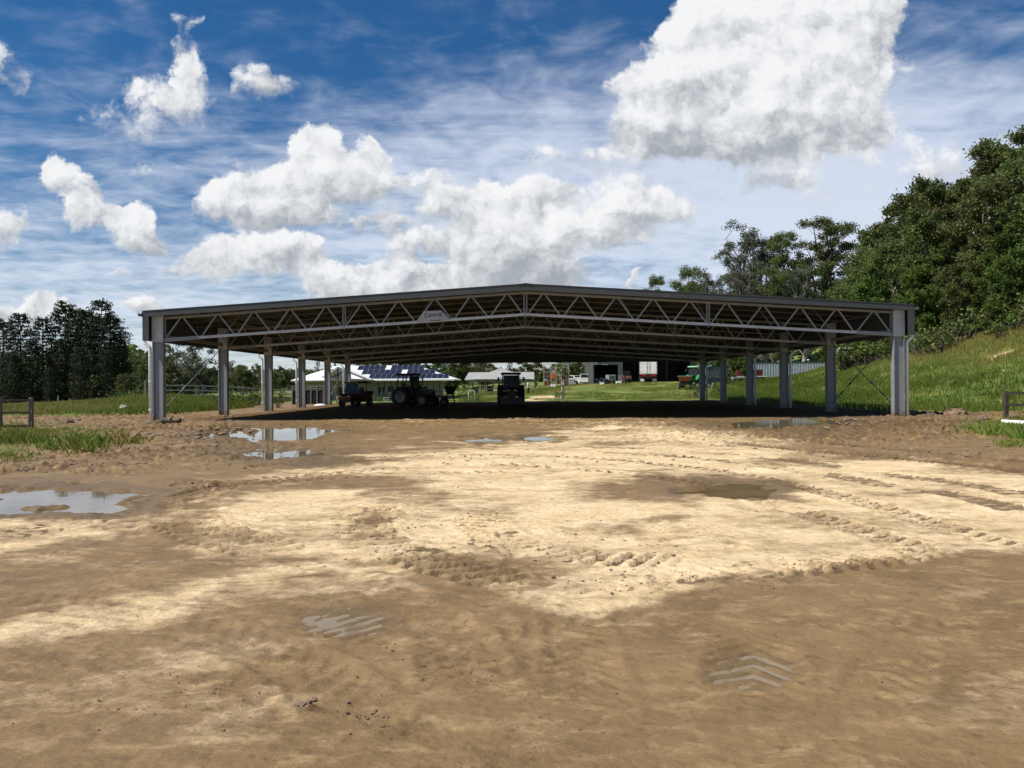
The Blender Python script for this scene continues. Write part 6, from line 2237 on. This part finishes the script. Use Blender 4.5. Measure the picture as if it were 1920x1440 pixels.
# --- person in white
def person(px, Yd, rz, label):
    p = gat(px, Yd)
    root = thing('person', label, 'person', p, rz)
    segs = {'pelvis': (0, 0, .92), 'waist': (0, .02, 1.08), 'chest': (0, .03, 1.32), 'neck': (0, .0, 1.50), 'headb': (0, -.05, 1.58), 'headm': (0, -.06, 1.67), 'headt': (0, -.05, 1.75)}
    V = [segs[k] for k in ('pelvis', 'waist', 'chest', 'neck', 'headb', 'headm', 'headt')]
    Rr = [.15, .135, .16, .055, .075, .095, .06]
    E = [(i, i + 1) for i in range(6)]
    for s in (-1, 1):
        b = len(V)
        V += [(s * .17, .02, 1.42), (s * .22, .0, 1.14), (s * .17, -.24, 1.08), (s * .10, -.34, 1.10)]
        Rr += [.065, .045, .036, .03]
        E += [(2, b), (b, b + 1), (b + 1, b + 2), (b + 2, b + 3)]
        for f in range(4):
            c = len(V)
            V += [(s * (.10 - .012 * f + .01), -.39, 1.11 - .014 * f), (s * (.09 - .012 * f), -.425 + .006 * f, 1.085 - .012 * f)]
            Rr += [.010, .008]
            E += [(b + 3, c), (c, c + 1)]
        c = len(V)
        V += [(s * .07, -.35, 1.13), (s * .055, -.38, 1.14)]
        Rr += [.011, .009]
        E += [(b + 3, c), (c, c + 1)]
        b = len(V)
        V += [(s * .09, 0, .86), (s * .10, -.02 * s, .48), (s * .10, .03 - .05 * s, .09), (s * .11, -.11 - .05 * s, .04)]
        Rr += [.09, .06, .042, .035]
        E += [(0, b), (b, b + 1), (b + 1, b + 2), (b + 2, b + 3)]
    me = bpy.data.meshes.new('body')
    me.from_pydata(V, E, [])
    o = bpy.data.objects.new('body', me)
    COL.objects.link(o)
    o.parent = root
    md = o.modifiers.new('skin', 'SKIN')
    me.skin_vertices[0].data[0].use_root = True
    for i, r_ in enumerate(Rr):
        me.skin_vertices[0].data[i].radius = (r_, r_ * (.72 if i in (0, 1, 2) else 1))
    md2 = o.modifiers.new('sub', 'SUBSURF')
    md2.levels = md2.render_levels = 2
    me.materials.append(skin)
    # clothes: tubes over the limbs
    mb = MB()
    mb.lathe([(.165, .86), (.165, .95), (.150, 1.08), (.178, 1.28), (.172, 1.38), (.10, 1.47), (.062, 1.50)], 18, Matrix.Diagonal((1.05, .82, 1, 1)))
    for s in (-1, 1):
        mb.tube([(s * .12, .02, 1.42), (s * .19, .02, 1.38), (s * .225, .0, 1.20), (s * .222, -.01, 1.14)], [.08, .075, .062, .06], 10)
    mb.build('shirt', cloth_w, root, True)
    mb = MB()
    mb.lathe([(.160, .94), (.168, .86), (.165, .78)], 16, Matrix.Diagonal((1.05, .82, 1, 1)))
    for s in (-1, 1):
        mb.tube([(s * .085, 0, .90), (s * .09, 0, .80), (s * .10, -.02 * s, .48), (s * .10, .03 - .05 * s, .10)], [.10, .10, .075, .058], 12)
    mb.build('trousers', cloth_d, root, True)
    mb = MB()
    for s in (-1, 1):
        mb.bbox(s * .105 - .048, s * .105 + .048, -.19 - .05 * s, .09 - .05 * s, .0, .085, .03)
    mb.build('shoes', whitep, root, True)
    mb = MB()
    mb.lathe([(.103, 1.665), (.108, 1.70), (.098, 1.755), (.06, 1.79), (.001, 1.80)], 14, Matrix.Translation((0, -.04, 0)))
    mb.build('hair', hairm, root, True)
    mb = MB()
    mb.add([(-.016, -.150, 1.64), (.016, -.150, 1.64), (0, -.178, 1.643), (0, -.150, 1.685)], [(0, 1, 2), (0, 2, 3), (1, 3, 2)])
    for s in (-1, 1):
        mb.bbox(s * .036 - .012, s * .036 + .012, -.152, -.142, 1.675, 1.69, .004)
    mb.bbox(-.025, .025, -.148, -.138, 1.605, 1.615, .003)
    mb.build('face', hairm, root)
    return root


person(990.5, 96, R(70), 'person in white shirt and dark trousers standing on the lawn right of the tractor')

# --- white pipe, log, stones
p = gat(1880, 28.3)
mb = MB()
q = at(1990, 812, 26.5)
a = Vector((p.x, p.y, .13))
b = Vector((q.x, q.y, .13))
d = (b - a)
mb.tube([a, b], .10, 20, cap=False)
mb.tube([b, a], .085, 20, cap=False)
mb.tube([a - d.normalized() * .01, a + d.normalized() * .18], .115, 20, cap=False)
o = mb.build('pvc_pipe', whitep, None, True)
tag(o, 'white plastic pipe lying in the grass at the right frame edge', 'pipe')


def blob(mb, c, r, rng, squash=.6, n=1):
    """faceted irregular lump"""
    bm_v, bm_f = [], []
    t = (1 + 5 ** .5) / 2
    iv = [(-1, t, 0), (1, t, 0), (-1, -t, 0), (1, -t, 0), (0, -1, t), (0, 1, t), (0, -1, -t), (0, 1, -t), (t, 0, -1), (t, 0, 1), (-t, 0, -1), (-t, 0, 1)]
    fi = [(0, 11, 5), (0, 5, 1), (0, 1, 7), (0, 7, 10), (0, 10, 11), (1, 5, 9), (5, 11, 4), (11, 10, 2), (10, 7, 6), (7, 1, 8), (3, 9, 4), (3, 4, 2), (3, 2, 6), (3, 6, 8), (3, 8, 9), (4, 9, 5), (2, 4, 11), (6, 2, 10), (8, 6, 7), (9, 8, 1)]
    vs = [Vector(v).normalized() for v in iv]
    for _ in range(n):
        cache, nf = {}, []

        def mid(a, b):
            k = (min(a, b), max(a, b))
            if k not in cache:
                vs.append(((vs[a] + vs[b]) / 2).normalized())
                cache[k] = len(vs) - 1
            return cache[k]
        for (a, b, c_) in fi:
            ab, bc, ca = mid(a, b), mid(b, c_), mid(c_, a)
            nf += [(a, ab, ca), (b, bc, ab), (c_, ca, bc), (ab, bc, ca)]
        fi = nf
    sc_ = Vector((r * rng.uniform(.8, 1.3), r * rng.uniform(.7, 1.1), r * squash))
    out_ = []
    for v in vs:
        k = 1 + rng.normal() * .10
        out_.append((c[0] + v.x * sc_.x * k, c[1] + v.y * sc_.y * k, c[2] + v.z * sc_.z * k))
    mb.add(out_, fi)


claym = mat('damp_clay', (0.20, 0.135, 0.085), 0.85, 0, .3, 5, bump=.6, dirt=(.34, .25, .16))
clayd = mat('dark_clay', (0.11, 0.075, 0.05), 0.85, 0, .3, 5, bump=.6)
stonem = mat('pale_stone', (0.50, 0.46, 0.38), 0.8, 0, .2, 4, bump=.5)
rngs = np.random.default_rng(12)
for i, (px, py, r, m_, lb) in enumerate([
    (160, 768, .30, stonem, 'pale stone on the turned soil before the pine grove'), (232, 772, .45, stonem, 'large pale stone left of the front post foot'), (183, 779, .24, stonem, 'pale stone right of the dark turned soil'), (100, 774, .22, stonem, 'small pale stone near the picket'),
    (125, 796, .38, claym, 'brown clay boulder on the left verge'), (145, 792, .26, claym, 'smaller clay boulder right of the big brown one'), (1790, 781, .55, claym, 'big clay clod right of the right front post'), (1745, 784, .34, clayd, 'dark clod beside the right downpipe foot'),
    (1765, 790, .22, claym, 'small clod between the big clod and the post'), (1880, 744, .2, stonem, 'tiny pale stone in the grass slope'), (1840, 790, .3, claym, 'clay clod left of the right rail fence')]):
    gx, gy = gnd(px, py)
    gy = min(gy, 58)
    gx = at(px, py, gy).x
    mb = MB()
    blob(mb, (0, 0, r * .25), r * .8, rngs, .62, 2)
    o = mb.build('rock' if m_ is stonem else 'clay_clod', m_, None, False)
    o.location = (gx, gy, tz(gx, gy))
    tag(o, lb, 'rock' if m_ is stonem else 'clod')
# dark half buried log at the left post
gx, gy = gnd(311, 800)
mb = MB()
limb(mb, (-.75, -.2, .02), (.55, .15, .26), .14, .10, rngs, .25, 6, 9)
limb(mb, (.1, 0, .2), (.42, -.25, .42), .07, .03, rngs, .3, 3, 7)
limb(mb, (-.3, -.1, .1), (-.6, .35, .2), .06, .03, rngs, .3, 3, 7)
o = mb.build('log', bark_dark, None, True)
o.location = (gx, gy, 0)
tag(o, 'dark muddy branching log lying by the foot of the left front post', 'log')
# scattered clods and stones on the mud
mb = MB()
for (cx, cy, rx, ry, n, r0, r1) in [(330, 803, 120, 16, 420, .03, .13), (1740, 798, 160, 16, 420, .03, .13), (180, 786, 220, 12, 300, .04, .15), (1560, 822, 330, 16, 420, .015, .06), (150, 868, 240, 16, 420, .015, .055), (1750, 852, 170, 10, 200, .012, .05), (300, 835, 240, 20, 300, .015, .06), (800, 1045, 120, 26, 120, .008, .026),
                                    (720, 985, 60, 36, 70, .008, .026), (1250, 1065, 330, 46, 150, .006, .022), (565, 1322, 26, 8, 12, .01, .03), (935, 1032, 22, 6, 16, .01, .035), (1290, 1105, 200, 14, 90, .005, .016), (1180, 1000, 260, 40, 90, .006, .024),
                                    (900, 1250, 700, 130, 160, .003, .009), (300, 1300, 400, 90, 70, .003, .009), (1000, 950, 600, 60, 110, .006, .02), (1100, 860, 700, 20, 120, .01, .04), (370, 905, 60, 6, 30, .01, .04), (700, 1345, 60, 30, 30, .005, .014)]:
    for _ in range(n):
        px, py = cx + rngs.normal() * rx * .5, cy + rngs.normal() * ry * .5
        if py < 778:
            continue
        gx, gy = gnd(px, py)
        r = rngs.uniform(r0, r1)
        blob(mb, (gx, gy, r * .2), r, rngs, .5, 0)
o = mb.build('clods', claym, None, False)
tag(o, 'small clods and crumbs of clay strewn over the churned mud', 'clods', None, 'stuff')
